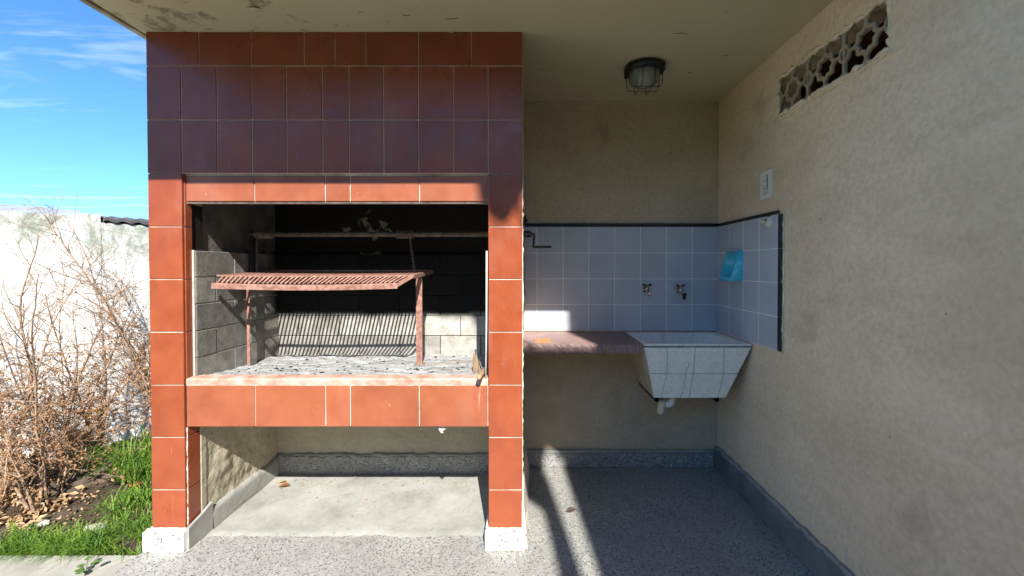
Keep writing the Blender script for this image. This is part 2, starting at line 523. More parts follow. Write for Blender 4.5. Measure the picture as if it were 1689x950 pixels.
M = dict(
    red=mat_red_tile('red_tile', (0.222, 0.046, 0.0165), (0.272, 0.063, 0.022)),
    redlight=mat_red_tile('light_red_tile', (0.26, 0.073, 0.033), (0.31, 0.096, 0.046)),
    grout=simple('pale_grout', (0.46, 0.38, 0.31), (0.72, 0.65, 0.57), 14, 0.9, 0.4, 0.003, 200),
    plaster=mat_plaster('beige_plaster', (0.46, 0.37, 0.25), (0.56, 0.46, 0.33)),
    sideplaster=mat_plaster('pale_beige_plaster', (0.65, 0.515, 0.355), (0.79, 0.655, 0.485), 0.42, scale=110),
    lowplaster=mat_plaster('rough_low_plaster', (0.36, 0.32, 0.235), (0.46, 0.41, 0.31), 0.8, (0.24, 0.19, 0.12), 40),
    ceil=mat_ceiling(),
    drip=simple('drip_edge_paint', (0.28, 0.24, 0.16), (0.55, 0.50, 0.38), 14, 0.85, 0.3, 0.004, 50),
    terr=mat_terrazzo('terrazzo_floor', (0.30, 0.295, 0.276), (0.025, 0.025, 0.028), 138, 0.56, c_white=(0.46, 0.46, 0.44)),
    terrskirt=mat_terrazzo('terrazzo_skirting', (0.28, 0.275, 0.26), (0.03, 0.03, 0.033), 100, 0.6),
    terrlight=mat_terrazzo('pale_terrazzo', (0.60, 0.585, 0.55), (0.05, 0.05, 0.05), 85, 0.20, 0.5, (0.8, 0.79, 0.76)),
    hearth=mat_screed(),
    path=simple('path_concrete', (0.24, 0.23, 0.20), (0.33, 0.315, 0.275), 7, 0.85, 0.5, 0.005, 60),
    cement=simple('grey_cement', (0.22, 0.223, 0.21), (0.31, 0.31, 0.29), 9, 0.7, 0.3, 0.003, 60),
    bluecem=simple('grey_cement_skirting', (0.11, 0.125, 0.13), (0.17, 0.185, 0.19), 9, 0.6, 0.3, 0.003, 60),
    brick=mat_firebrick(),
    mortar=simple('firebox_mortar', (0.30, 0.285, 0.25), (0.40, 0.38, 0.335), 30, 0.95, 0.4, 0.003, 100),
    sootmortar=simple('sooty_mortar', (0.015, 0.014, 0.013), (0.035, 0.033, 0.030), 30, 0.9),
    soot=mat_soot(),
    flue=simple('flue_render', (0.055, 0.052, 0.047), (0.13, 0.125, 0.11), 9, 0.9, 0.6, 0.006, 50),
    ash=mat_ash(),
    curb=simple('worn_pink_curb', (0.34, 0.17, 0.12), (0.46, 0.33, 0.27), 22, 0.8, 0.5, 0.004, 70),
    bluetile=simple('pale_blue_tile', (0.41, 0.445, 0.515), (0.46, 0.495, 0.56), 6, 0.2, rand=0.05),
    tilegrout=simple('light_grout', (0.66, 0.68, 0.72), (0.80, 0.80, 0.82), 40, 0.85),
    blacktile=simple('black_border_tile', (0.010, 0.010, 0.012), None, rough=0.25),
    whitetile=mat_white_tile(),
    sinkcem=simple('sink_cement', (0.42, 0.36, 0.26), (0.55, 0.48, 0.36), 12, 0.85, 0.4, 0.004, 50),
    sinkgrout=simple('dirty_grout', (0.10, 0.095, 0.09), (0.30, 0.29, 0.27), 40, 0.9),
    counter=mat_counter(),
    chrome=simple('worn_chrome', (0.62, 0.60, 0.56), (0.35, 0.34, 0.32), 60, 0.22, metal=1.0),
    blackmetal=simple('black_iron', (0.012, 0.011, 0.011), (0.03, 0.026, 0.024), 30, 0.5),
    rust=simple('pink_rust', (0.17, 0.075, 0.052), (0.32, 0.175, 0.135), 45, 0.85, 0.4, 0.001, 200),
    darkrust=simple('dark_rust', (0.10, 0.075, 0.06), (0.22, 0.17, 0.14), 40, 0.8, 0.4, 0.001, 200),
    rod=simple('pale_steel_rod', (0.62, 0.58, 0.54), (0.75, 0.72, 0.70), 40, 0.5),
    soap=simple('turquoise_ceramic', (0.06, 0.50, 0.70), (0.08, 0.55, 0.74), 8, 0.15),
    cream=simple('cream_ceramic', (0.60, 0.55, 0.44), (0.66, 0.61, 0.50), 20, 0.4),
    plastic=simple('aged_white_plastic', (0.68, 0.67, 0.61), (0.74, 0.73, 0.67), 20, 0.4),
    darkplastic=simple('grey_plastic', (0.16, 0.155, 0.145), None, rough=0.5),
    pvc=simple('aged_pvc', (0.52, 0.44, 0.33), (0.64, 0.57, 0.46), 20, 0.45),
    lampglass=mat_glass(),
    lampbase=simple('black_bakelite', (0.010, 0.010, 0.010), None, rough=0.45),
    breeze=simple('breeze_block', (0.27, 0.22, 0.145), (0.36, 0.30, 0.205), 20, 0.9, 0.5, 0.004, 60),
    redbrick=simple('chamber_brick', (0.10, 0.028, 0.018), (0.16, 0.05, 0.032), 18, 0.8, 0.4, 0.005, 50),
    white=mat_white_wall(),
    coping=simple('grey_blue_coping', (0.26, 0.31, 0.40), (0.34, 0.38, 0.46), 10, 0.6),
    sheet=simple('dark_sheet', (0.055, 0.055, 0.065), (0.10, 0.09, 0.09), 20, 0.6),
    soil=mat_soil(),
    twig=simple('twig_bark', (0.20, 0.13, 0.09), (0.40, 0.28, 0.19), 30, 0.9),
    bark=simple('dark_bark', (0.05, 0.035, 0.025), (0.10, 0.075, 0.055), 20, 0.95, 0.5, 0.004, 60),
    deadleaf=mat_leafy('brown_leaf', (0.26, 0.12, 0.045), (0.48, 0.27, 0.12), 35, 0.35),
    litter=mat_leafy('pale_dead_leaf', (0.28, 0.17, 0.08), (0.46, 0.31, 0.17), 18, 0.2),
    grass=mat_leafy('grass', (0.06, 0.15, 0.012), (0.19, 0.31, 0.04), 14, 0.35),
    weed=mat_leafy('weed_leaf', (0.05, 0.12, 0.02), (0.10, 0.19, 0.04), 25, 0.25),
    stone=simple('pale_stone', (0.40, 0.37, 0.32), (0.55, 0.51, 0.45), 20, 0.9, 0.5, 0.005, 60),
    petal=simple('red_bud', (0.45, 0.07, 0.03), (0.55, 0.20, 0.05), 60, 0.6),
    wood=simple('pale_wood', (0.24, 0.155, 0.085), (0.34, 0.24, 0.14), 30, 0.65, stretch=(1, 1, 0.2)),
    treeleaf=mat_leafy('tree_leaf', (0.04, 0.09, 0.02), (0.08, 0.15, 0.03), 10, 0.2),
    farground=simple('far_lawn', (0.04, 0.065, 0.02), (0.08, 0.11, 0.04), 3, 0.95),
    offcut=simple('orange_tile_piece', (0.36, 0.15, 0.04), (0.44, 0.20, 0.07), 30, 0.5),
    paint=simple('peeled_paint', (0.40, 0.37, 0.31), (0.50, 0.47, 0.41), 30, 0.8),
)

# ------------------------------------------------------------------ object helpers
WLOC = {}


def put(o, loc, parent=None):
    COL.objects.link(o)
    loc = Vector(loc)
    if parent is not None:
        o.parent = parent
        o.location = loc - WLOC[parent.name]
    else:
        o.location = loc
    WLOC[o.name] = loc
    return o


def tag(o, label=None, cat=None, group=None, kind=None):
    if label: o['label'] = label
    if cat: o['category'] = cat
    if group: o['group'] = group
    if kind: o['kind'] = kind
    return o


def thing(name, loc, label, cat, group=None):
    o = put(bpy.data.objects.new(name, None), loc)
    o.empty_display_size = 0.1
    return tag(o, label, cat, group)


def mesh_obj(name, me, mat, loc, parent=None):
    if mat is not None and not me.materials:
        me.materials.append(mat)
    return put(bpy.data.objects.new(name, me), loc, parent)


BOXC = {}


def box_mesh(sx, sy, sz, bev, mat, seg=1):
    key = (round(sx, 4), round(sy, 4), round(sz, 4), bev, mat.name, seg)
    if key in BOXC:
        return BOXC[key]
    bm = bmesh.new()
    bmesh.ops.create_cube(bm, size=1)
    for v in bm.verts:
        v.co = Vector((v.co.x * sx, v.co.y * sy, v.co.z * sz))
    if bev:
        bmesh.ops.bevel(bm, geom=bm.edges[:], offset=bev, segments=seg, affect='EDGES', profile=0.6)
    me = bpy.data.meshes.new('box')
    bm.to_mesh(me); bm.free()
    me.materials.append(mat)
    BOXC[key] = me
    return me


def box(name, x0, x1, y0, y1, z0, z1, mat, parent=None, bev=0.0, seg=1):
    me = box_mesh(x1 - x0, y1 - y0, z1 - z0, bev, mat, seg)
    return mesh_obj(name, me, mat, ((x0 + x1) / 2, (y0 + y1) / 2, (z0 + z1) / 2), parent)


def pydata(name, verts, faces, mat, parent=None, loc=(0, 0, 0), smooth=False):
    """verts in world coordinates; loc becomes the origin"""
    loc = Vector(loc)
    me = bpy.data.meshes.new(name)
    me.from_pydata([tuple(Vector(v) - loc) for v in verts], [], faces)
    me.validate()
    if smooth:
        me.polygons.foreach_set('use_smooth', [True] * len(me.polygons))
    me.update()
    return mesh_obj(name, me, mat, loc, parent)


def tube_data(pts, rads, sides=8, cap=True, closed=False):
    """rings along a polyline"""
    V, Fc = [], []
    pts = [Vector(p) for p in pts]
    n = len(pts)
    if not isinstance(rads, (list, tuple)):
        rads = [rads] * n
    up = None
    for i, p in enumerate(pts):
        if closed:
            d = pts[(i + 1) % n] - pts[i - 1]
        else:
            d = pts[min(i + 1, n - 1)] - pts[max(i - 1, 0)]
        d.normalize()
        if up is None:
            up = d.orthogonal().normalized()
        up = (up - d * up.dot(d))
        if up.length < 1e-5:
            up = d.orthogonal()
        up.normalize()
        w = d.cross(up)
        for k in range(sides):
            a = 2 * math.pi * k / sides
            V.append(p + (up * math.cos(a) + w * math.sin(a)) * rads[i])
    m = n if closed else n - 1
    for i in range(m):
        j = (i + 1) % n
        for k in range(sides):
            k2 = (k + 1) % sides
            Fc.append((i * sides + k, i * sides + k2, j * sides + k2, j * sides + k))
    if cap and not closed:
        Fc.append(tuple(range(sides))[::-1])
        Fc.append(tuple((n - 1) * sides + k for k in range(sides)))
    return V, Fc


def tube(name, pts, rads, mat, parent=None, sides=10, closed=False, loc=None, smooth=True):
    V, Fc = tube_data(pts, rads, sides, True, closed)
    return pydata(name, V, Fc, mat, parent, loc if loc is not None else pts[0], smooth)


def join(datas):
    V, Fc = [], []
    for v, f in datas:
        o = len(V)
        V += v
        Fc += [tuple(i + o for i in q) for q in f]
    return V, Fc


def box_data(x0, x1, y0, y1, z0, z1):
    V = [Vector((x, y, z)) for x in (x0, x1) for y in (y0, y1) for z in (z0, z1)]
    return V, [(0, 1, 3, 2), (4, 6, 7, 5), (0, 4, 5, 1), (2, 3, 7, 6), (0, 2, 6, 4), (1, 5, 7, 3)]


def lathe_data(profile, center, axis='Z', sides=24):
    """profile: (radius, height) pairs along the axis"""
    V, Fc = [], []
    c = Vector(center)
    for r, h in profile:
        for k in range(sides):
            a = 2 * math.pi * k / sides
            if axis == 'Z':
                V.append(c + Vector((r * math.cos(a), r * math.sin(a), h)))
            elif axis == 'Y':
                V.append(c + Vector((r * math.cos(a), h, r * math.sin(a))))
            else:
                V.append(c + Vector((h, r * math.cos(a), r * math.sin(a))))
    for i in range(len(profile) - 1):
        for k in range(sides):
            k2 = (k + 1) % sides
            Fc.append((i * sides + k, i * sides + k2, (i + 1) * sides + k2, (i + 1) * sides + k))
    Fc.append(tuple(range(sides)))
    Fc.append(tuple((len(profile) - 1) * sides + k for k in range(sides)))
    return V, Fc


def fill_mesh(loops, depth, bevel=0.0):
    """flat shape with holes, extruded; local x,y in the plane, z = thickness"""
    cu = bpy.data.curves.new('shape', 'CURVE')
    cu.dimensions = '2D'
    cu.fill_mode = 'BOTH'
    cu.extrude = depth / 2
    cu.bevel_depth = bevel
    cu.bevel_resolution = 1
    for lp in loops:
        s = cu.splines.new('POLY')
        s.points.add(len(lp) - 1)
        for p, (x, y) in zip(s.points, lp):
            p.co = (x, y, 0, 1)
        s.use_cyclic_u = True
    ob = bpy.data.objects.new('shape', cu)
    me = bpy.data.meshes.new_from_object(ob)
    bpy.data.objects.remove(ob)
    me.materials.clear()
    return me


TO_YZ = Matrix(((0, 0, 1, 0), (1, 0, 0, 0), (0, 1, 0, 0), (0, 0, 0, 1)))   # local x,y,z -> world y,z,x


def ragged_edge(name, p0, p1, r, mat, parent, amp=0.6, n=26, seed=0):
    """a crumbly mortar bead"""
    rnd = random.Random(seed)
    p0, p1 = Vector(p0), Vector(p1)
    pts = [p0.lerp(p1, i / n) + Vector((rnd.uniform(-1, 1), rnd.uniform(-1, 1), rnd.uniform(-1, 1))) * r * 0.3 for i in range(n + 1)]
    rad = [r * (1 - amp * rnd.random()) for _ in pts]
    return tube(name, pts, rad, mat, parent, 6)


# ------------------------------------------------------------------ setting: ground and floors
def sheet_obj(name, x0, x1, y0, y1, z, mat):
    return tag(pydata(name, [(x0, y0, z), (x1, y0, z), (x1, y1, z), (x0, y1, z)], [(0, 1, 2, 3)], mat, None, ((x0 + x1) / 2, (y0 + y1) / 2, z)), kind='structure')


sheet_obj('ground', -400, 400, -400, 400, -0.16, M['farground'])
o = box('terrazzo_floor', -1.588, 1.10, 0.10, 2.44, -0.15, 0.0, M['terr']); tag(o, kind='structure')
o = box('path', -5.0, -1.592, 0.10, 1.684, -0.15, -0.008, M['path'], None, 0.008, 2); tag(o, kind='structure')
o = box('lawn', -9.0, 1.09, -9.0, 0.096, -0.15, -0.012, M['farground']); tag(o, kind='structure')


def screed():
    nx, ny = 120, 40
    V, Fc = [], []
    for i in range(nx + 1):
        x = -1.43 + 1.262 * i / nx
        e = 0.020 * noise.noise(Vector((x * 5, 0, 0))) + 0.012 * noise.noise(Vector((x * 22, 1, 0))) + 0.006 * noise.noise(Vector((x * 70, 1, 0)))
        for j in range(ny + 1):
            y = 1.782 + e + (2.335 - 1.782 - e) * j / ny
            h = 0.0020 * noise.noise(Vector((x * 9, y * 9, 0))) + 0.0012 * noise.noise(Vector((x * 45, y * 20, 3)))
            V.append((x, y, (0.0045 + h) if j > 1 else (0.0015 if j else -0.001)))
    for i in range(nx):
        for k in range(ny):
            a = i * (ny + 1) + k
            Fc.append((a, a + ny + 1, a + ny + 2, a + 1))
    tag(pydata('screed_floor', V, Fc, M['hearth'], None, (-0.8, 2.0, 0), True), kind='structure')


screed()


def soil_z(x, y):
    d = max(0.0, y - 1.70)
    z = -0.02 + 0.085 * min(d / 0.5, 1.0)
    z += 0.030 * noise.noise(Vector((x * 3, y * 3, 0))) + 0.016 * noise.noise(Vector((x * 11, y * 11, 3))) + 0.007 * noise.noise(Vector((x * 30, y * 30, 8)))
    return z - (0.02 if d < 0.04 else 0)


def make_soil():
    nx, ny = 170, 120
    x0, x1, y0, y1 = -5.0, -1.55, 1.688, 4.2
    V, Fc = [], []
    for j in range(ny + 1):
        for i in range(nx + 1):
            x = x0 + (x1 - x0) * i / nx
            y = y0 + (y1 - y0) * j / ny
            V.append((x, y, soil_z(x, y)))
    for j in range(ny):
        for i in range(nx):
            a = j * (nx + 1) + i
            Fc.append((a, a + 1, a + nx + 2, a + nx + 1))
    return tag(pydata('soil_bed', V, Fc, M['soil'], None, (-3, 2.5, 0), True), kind='structure')


make_soil()

# ------------------------------------------------------------------ roof slab and walls
slab = thing('roof_slab', (0, 1.8, 2.13), 'olive beige concrete roof slab with peeling paint over the barbecue and sink', 'roof')
box('slab', -1.585, 1.092, 1.024, 2.60, 2.13, 2.27, M['ceil'], slab)
box('drip_edge', -1.618, -1.5925, 1.024, 2.60, 2.124, 2.27, M['drip'], slab, 0.004)
box('groove', -1.594, -1.583, 1.026, 2.60, 2.140, 2.27, M['drip'], slab)


def crack(pts, r):
    pts = [Vector((x, y, 2.1295)) for x, y in pts]
    tube('crack', pts, [r * (0.35 + 0.65 * math.sin(math.pi * (i + 0.5) / len(pts))) for i in range(len(pts))], M['blackmetal'], slab, 4)


for (cx, cy, ln, sd) in ((-0.30, 1.62, 0.05, 8), (-0.47, 1.60, 0.03, 9), (0.62, 1.72, 0.06, 10), (0.20, 1.47, 0.035, 1), (0.265, 1.448, 0.03, 2), (0.36, 1.475, 0.055, 3), (0.43, 1.47, 0.04, 4), (0.115, 1.48, 0.02, 5), (0.885, 1.90, 0.03, 6), (0.79, 2.07, 0.02, 7)):
    rr = random.Random(sd)
    pts = [(cx + ln * (k / 5 - 0.5), cy + rr.uniform(-0.006, 0.006)) for k in range(6)]
    crack(pts, 0.0016)
rr = random.Random(21)
for (fx, fy, fs) in ((-0.92, 1.70, 0.018), (-1.02, 1.55, 0.03), (-0.77, 1.66, 0.012), (-0.64, 1.58, 0.010), (-0.32, 1.705, 0.012), (-1.30, 1.69, 0.016)):
    n = 9
    V = [(fx, fy, 2.1285)] + [(fx + fs * rr.uniform(0.5, 1) * math.cos(2 * math.pi * k / n), fy + 0.5 * fs * rr.uniform(0.5, 1) * math.sin(2 * math.pi * k / n), 2.1285 - rr.uniform(0, 0.006)) for k in range(n)]
    pydata('paint_flake', V, [(0, k, k % n + 1) for k in range(1, n + 1)], M['paint'], slab, (fx, fy, 2.128))

backwall = thing('back_wall', (0, 2.5, 0), 'rough beige plaster back wall behind the sink and barbecue', 'wall')
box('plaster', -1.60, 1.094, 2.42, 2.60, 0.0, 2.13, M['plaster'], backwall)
box('skirting', -0.03, 1.074, 2.401, 2.4205, 0.0, 0.085, M['terrskirt'], backwall, 0.004)
box('skirting_cap', -0.03, 1.07, 2.396, 2.4195, 0.085, 0.104, M['cement'], backwall, 0.006, 2)

# blue tile splashback on the back wall (four rows of square tiles, black border on top)
TZ0, TP = 0.80, 0.15
splash_b = box('splashback', -0.03, 1.092, 2.4103, 2.4205, TZ0, TZ0 + 0.6, M['tilegrout'], backwall)
for r_ in range(4):
    for c_ in range(8):
        x1 = 1.092 - TP * c_
        x0 = max(x1 - TP, -0.03)
        box('tile', x0 + 0.0018, x1 - 0.0018, 2.4095, 2.4165, TZ0 + r_ * TP + 0.0018, TZ0 + (r_ + 1) * TP - 0.0018, M['bluetile'], splash_b, 0.0012)
for c_ in range(8):
    x1 = 1.092 - TP * c_
    x0 = max(x1 - TP, -0.03)
    box('border_tile', x0 + 0.001, x1 - 0.001, 2.4085, 2.4165, TZ0 + 0.602, TZ0 + 0.622, M['blacktile'], splash_b, 0.002)

# side wall of the taller house; its outline slopes down towards the garden behind the viewer
side = thing('side_wall', (1.2, 0.5, 0), 'tall pale beige rendered side wall along the right edge', 'wall')
VY0, VY1, VZ0, VZ1 = 1.272, 1.842, 1.828, 1.998
outer = [(2.62, -0.05), (2.62, 4.7), (-1.77, 4.7), (-1.77, 4.47), (-1.66, 4.04), (-1.89, 3.79), (-2.41, 3.50), (-3.6, 2.83), (-3.6, -0.05)]
hole = [(VY0, VZ0), (VY1, VZ0), (VY1, VZ1), (VY0, VZ1)]
me = fill_mesh([outer, hole], 0.10)
me.transform(Matrix.Translation((1.095 + 0.05, 0, 0)) @ TO_YZ)
me.transform(Matrix.Translation(Vector((-1.2, -0.5, 0))))
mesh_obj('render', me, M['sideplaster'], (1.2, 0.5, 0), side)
box('skirting', 1.073, 1.0955, 0.1, 2.40, 0.0, 0.118, M['bluecem'], side, 0.004)
ragged_edge('skirting_cap', (1.086, 2.40, 0.121), (1.086, 0.2, 0.129), 0.013, M['cement'], side, 0.25, 90, 8)
a0, a1, c0, c1 = VY0 - 0.02, VY1 + 0.02, VZ0 - 0.02, VZ1 + 0.02
V, Fc = join([box_data(1.40, 1.43, a0 - .03, a1 + .03, c0 - .03, c1 + .03), box_data(1.192, 1.40, a0 - .03, a0, c0 - .03, c1 + .03), box_data(1.192, 1.40, a1, a1 + .03, c0 - .03, c1 + .03),
              box_data(1.192, 1.40, a0, a1, c0 - .03, c0), box_data(1.192, 1.40, a0, a1, c1, c1 + .03)])
pydata('vent_chamber', V, Fc, M['redbrick'], side, (1.3, 1.55, 1.9))


def flower(cx, cy, r, amp, k, n=40, ph=0):
    return [(cx + (r + amp * math.cos(k * a + ph)) * math.cos(a), cy + (r + amp * math.cos(k * a + ph)) * math.sin(a)) for a in (2 * math.pi * i / n for i in range(n))]


NB = 3
W = (VY1 - VY0) / NB
Hb = VZ1 - VZ0
block_loops = [[(-W / 2 + 0.0005, -Hb / 2), (W / 2 - 0.0005, -Hb / 2), (W / 2 - 0.0005, Hb / 2), (-W / 2 + 0.0005, Hb / 2)]]
block_loops.append(flower(0, 0, 0.0345, 0.0045, 8))


def corner(sx, sy):
    cx, cy = 0.061, 0.054
    p = []
    for i in range(36):
        a = 2 * math.pi * i / 36
        r_ = 0.0
        while r_ < 0.07:
            r_ += 0.001
            x, y = cx + r_ * math.cos(a), cy + r_ * math.sin(a)
            ang = math.atan2(y, x)
            if not (0.0045 < x < W / 2 - 0.005 and 0.004 < y < Hb / 2 - 0.004):
                break
            if math.hypot(x, y) < 0.047 + 0.004 * math.cos(8 * ang):
                break
            if math.hypot((x - W / 2) / 0.85, y) < 0.030 or math.hypot(x, (y - Hb / 2) * 1.3) < 0.021:
                break
            if math.hypot(x - W / 2, y - Hb / 2) < 0.020:
                break
        p.append((sx * (cx + r_ * math.cos(a)), sy * (cy + r_ * math.sin(a))))
    return p


for sx in (-1, 1):
    for sy in (-1, 1):
        block_loops.append(corner(sx, sy))
    block_loops.append([(sx * (W / 2 - 0.0025 - 0.0145 * math.cos(a)), 0.021 * math.sin(a)) for a in (-math.pi / 2 + math.pi * i / 10 for i in range(11))])
block_me = fill_mesh(block_loops, 0.009, 0.0015)
block_me.transform(TO_YZ)
block_me.materials.append(M['breeze'])
grille = side
for k in range(NB):
    yc = VY0 + W * (k + 0.5)
    bo = mesh_obj('breeze_block', block_me, None, (1.1015, yc, (VZ0 + VZ1) / 2), side)
for k_, (p_, q_) in enumerate((((1.096, VY0 + 0.002, VZ0), (1.096, VY0 + 0.002, VZ1)), ((1.096, VY1 - 0.002, VZ0), (1.096, VY1 - 0.002, VZ1)),
                               ((1.096, VY0, VZ1 - 0.002), (1.096, VY1, VZ1 - 0.002)), ((1.096, VY0, VZ0 + 0.003), (1.096, VY1, VZ0 + 0.003)))):
    ragged_edge('mortar_bead', p_, q_, 0.014, M['sideplaster'], side, 0.85, 16 if k_ < 2 else 44, 30 + k_)
ragged_edge('mortar_bead', (1.094, VY0 - 0.01, VZ0 - 0.008), (1.094, VY1 + 0.01, VZ0 - 0.008), 0.010, M['sideplaster'], side, 0.6, 40, 5)

# tile panel on the side wall beside the sink
splash_r = box('splashback', 1.0853, 1.0955, 1.82, 2.408, TZ0, TZ0 + 0.6, M['tilegrout'], side)
for r_ in range(4):
    for c_ in range(4):
        y1 = 2.409 - 0.1475 * c_
        box('tile', 1.0845, 1.0915, y1 - 0.1475 + 0.0018, y1 - 0.0018, TZ0 + r_ * TP + 0.0018, TZ0 + (r_ + 1) * TP - 0.0018, M['bluetile'], splash_r, 0.0012)
    box('border_tile', 1.0835, 1.0925, 1.796, 1.8175, TZ0 + r_ * TP + 0.001, TZ0 + (r_ + 1) * TP - 0.001, M['blacktile'], splash_r, 0.002)
for c_ in range(4):
    y1 = 2.409 - 0.1475 * c_
    box('border_tile', 1.0835, 1.0925, y1 - 0.1465, y1 - 0.001, TZ0 + 0.602, TZ0 + 0.618, M['blacktile'], splash_r, 0.002)
ragged_edge('mortar_bead', (1.0925, 1.790, TZ0 - 0.005), (1.0925, 1.790, TZ0 + 0.615), 0.006, M['grout'], splash_r, 0.6, 30, 9)

# ------------------------------------------------------------------ barbecue
YF = 1.71
bbq = thing('barbecue', (-0.8, 1.71, 0), 'brick barbecue faced with terracotta red tiles and a sooty open firebox', 'barbecue')
ZR = [1.553, 1.335, 1.118, 0.900, 0.681, 0.463, 0.244, 0.085]
G = 0.0017


def red(x0, x1, z0, z1, parent, mat='red', y0=YF, th=0.010):
    o_ = box('tile', x0 + G, x1 - G, y0 + random.uniform(-0.0006, 0.0004), y0 + th, z0 + G, z1 - G, M[mat], parent, 0.0016)
    o_.rotation_euler = (random.uniform(-0.004, 0.004), random.uniform(-0.0015, 0.0015), random.uniform(-0.005, 0.005))   # laid by hand, never quite flat
    return o_


# pillars
pl = box('pillar', -1.566, -1.4335, YF + 0.003, 1.818, 0.0, 1.553, M['grout'], bbq)
pr = box('pillar', -0.168, -0.034, YF + 0.003, 1.818, 0.0, 1.553, M['grout'], bbq)
for a, b_ in zip(ZR[:-1], ZR[1:]):
    red(-1.5705, -1.4285, b_, a, pl)
    red(-0.1725, -0.030, b_, a, pr)
    # tiles returning round the inner corner of the left pillar
    y1 = 1.756 if a > 0.69 else 1.785
    if 0.505 < a < 0.69:
        a = 0.503
    box('return_tile', -1.4345, -1.4260, YF + 0.0115, y1, b_ + G, a - G, M['red'], pl, 0.0012)
box('corner_plaster', -1.4345, -1.424, 1.786, 1.819, 0.0, 0.52, M['lowplaster'], pl, 0.004)
ragged_edge('mortar_edge', (-0.0315, YF + 0.014, 0.09), (-0.0315, YF + 0.014, 1.55), 0.0065, M['grout'], pr, 0.75, 90, 11)
ragged_edge('mortar_edge', (-1.429, YF + 0.012, 0.09), (-1.429, YF + 0.012, 0.50), 0.0035, M['grout'], pl, 0.7, 40, 12)

# plinths: speckled blocks proud of the pillars
def plinth(x0, x1, y0, par):
    V = []
    Fc = []
    prof = [(0, 0, 0.0), (0, 0, 0.078), (0.014, 0.014, 0.088)]
    p = box('plinth', x0, x1, y0, 1.83, 0.0, 0.083, M['terrlight'], par, 0.005, 2)
    return p


plinth(-1.586, -1.418, 1.682, bbq)
plinth(-0.186, -0.014, 1.692, bbq)
# grey cement skirting on the inner face of the left pillar
V = [(-1.4195, 1.700, 0), (-1.4195, 1.83, 0), (-1.4195, 1.83, 0.128), (-1.4195, 1.775, 0.108), (-1.4195, 1.700, 0.090),
     (-1.408, 1.700, 0), (-1.408, 1.83, 0), (-1.408, 1.83, 0.128), (-1.408, 1.775, 0.108), (-1.408, 1.700, 0.090)]
pydata('cement_skirting', V, [(0, 4, 3, 2, 1), (5, 6, 7, 8, 9), (0, 5, 9, 4), (4, 9, 8, 3), (3, 8, 7, 2), (2, 7, 6, 1)], M['cement'], bbq, (-1.41, 1.76, 0))
ragged_edge('mortar_edge', (-1.58, 1.702, 0.083), (-1.42, 1.702, 0.083), 0.008, M['grout'], bbq, 0.5, 24, 14)
ragged_edge('mortar_edge', (-0.18, 1.705, 0.083), (-0.02, 1.705, 0.083), 0.008, M['grout'], bbq, 0.5, 24, 15)
V = [(-0.034, 1.71, 0.0), (-0.010, 1.71, 0.0), (-0.026, 1.71, 0.19), (-0.034, 1.71, 0.2), (-0.034, 2.40, 0.0), (-0.004, 2.40, 0.0), (-0.026, 2.40, 0.15), (-0.034, 2.40, 0.16)]
pydata('mortar_fillet', V, [(0, 1, 2, 3), (4, 7, 6, 5), (1, 5, 6, 2), (2, 6, 7, 3), (0, 4, 5, 1)], M['grout'], bbq, (-0.03, 2.0, 0))

# upper front
hood = box('hood', -1.566, -0.034, YF + 0.003, 1.80, 1.5545, 2.129, M['grout'], bbq)
X1 = [-1.5705, -1.355, -1.141, -0.924, -0.798, -0.672, -0.456, -0.240, -0.030]
X2 = [-1.5705, -1.4285, -1.2825, -1.1395, -0.9975, -0.8505, -0.7415, -0.600, -0.457, -0.313, -0.1715, -0.030]
for a, b_ in zip(X1[:-1], X1[1:]):
    red(a, b_, 1.991, 2.131, hood)
for z0, z1 in ((1.772, 1.991), (1.553, 1.772)):
    for a, b_ in zip(X2[:-1], X2[1:]):
        red(a, b_, z0, z1, hood)
# lintel course, set back a little
lint = box('lintel', -1.4255, -0.1735, YF + 0.018, 1.80, 1.4425, 1.5535, M['grout'], bbq)
for a, b_ in zip([-1.4255, -1.141, -0.848, -0.745, -0.457], [-1.141, -0.848, -0.745, -0.457, -0.1735]):
    red(a, b_, 1.4395, 1.548, lint, 'redlight', YF + 0.014)
box('lintel_bar', -1.43, -0.17, YF + 0.020, 1.76, 1.4335, 1.4415, M['darkrust'], lint)

# counter front below the opening
cf = box('counter_front', -1.4255, -0.1735, YF + 0.008, 1.80, 0.5085, 0.690, M['grout'], bbq)
for a, b_ in zip([-1.4255, -1.139, -0.848, -0.745, -0.459], [-1.139, -0.848, -0.745, -0.459, -0.1735]):
    red(a, b_, 0.505, 0.679, cf, 'redlight', YF + 0.004)


def curb():
    rnd = random.Random(4)
    n = 90
    V, Fc = [], []
    for i in range(n + 1):
        x = -1.4255 + 1.252 * i / n
        j = lambda s: rnd.uniform(-s, s)
        V += [(x, 1.7165 + j(0.001), 0.680), (x, 1.716 + j(0.0015), 0.699 + j(0.002)), (x, 1.7215 + j(0.001), 0.7065 + j(0.0015)),
              (x, 1.775 + j(0.003), 0.7075 + j(0.002)), (x, 1.788 + j(0.004), 0.66)]
    for i in range(n):
        for k in range(4):
            a = i * 5 + k
            Fc.append((a, a + 5, a + 6, a + 1))
    return pydata('curb', V, Fc, M['curb'], bbq, (-0.8, 1.75, 0.69))


curb()

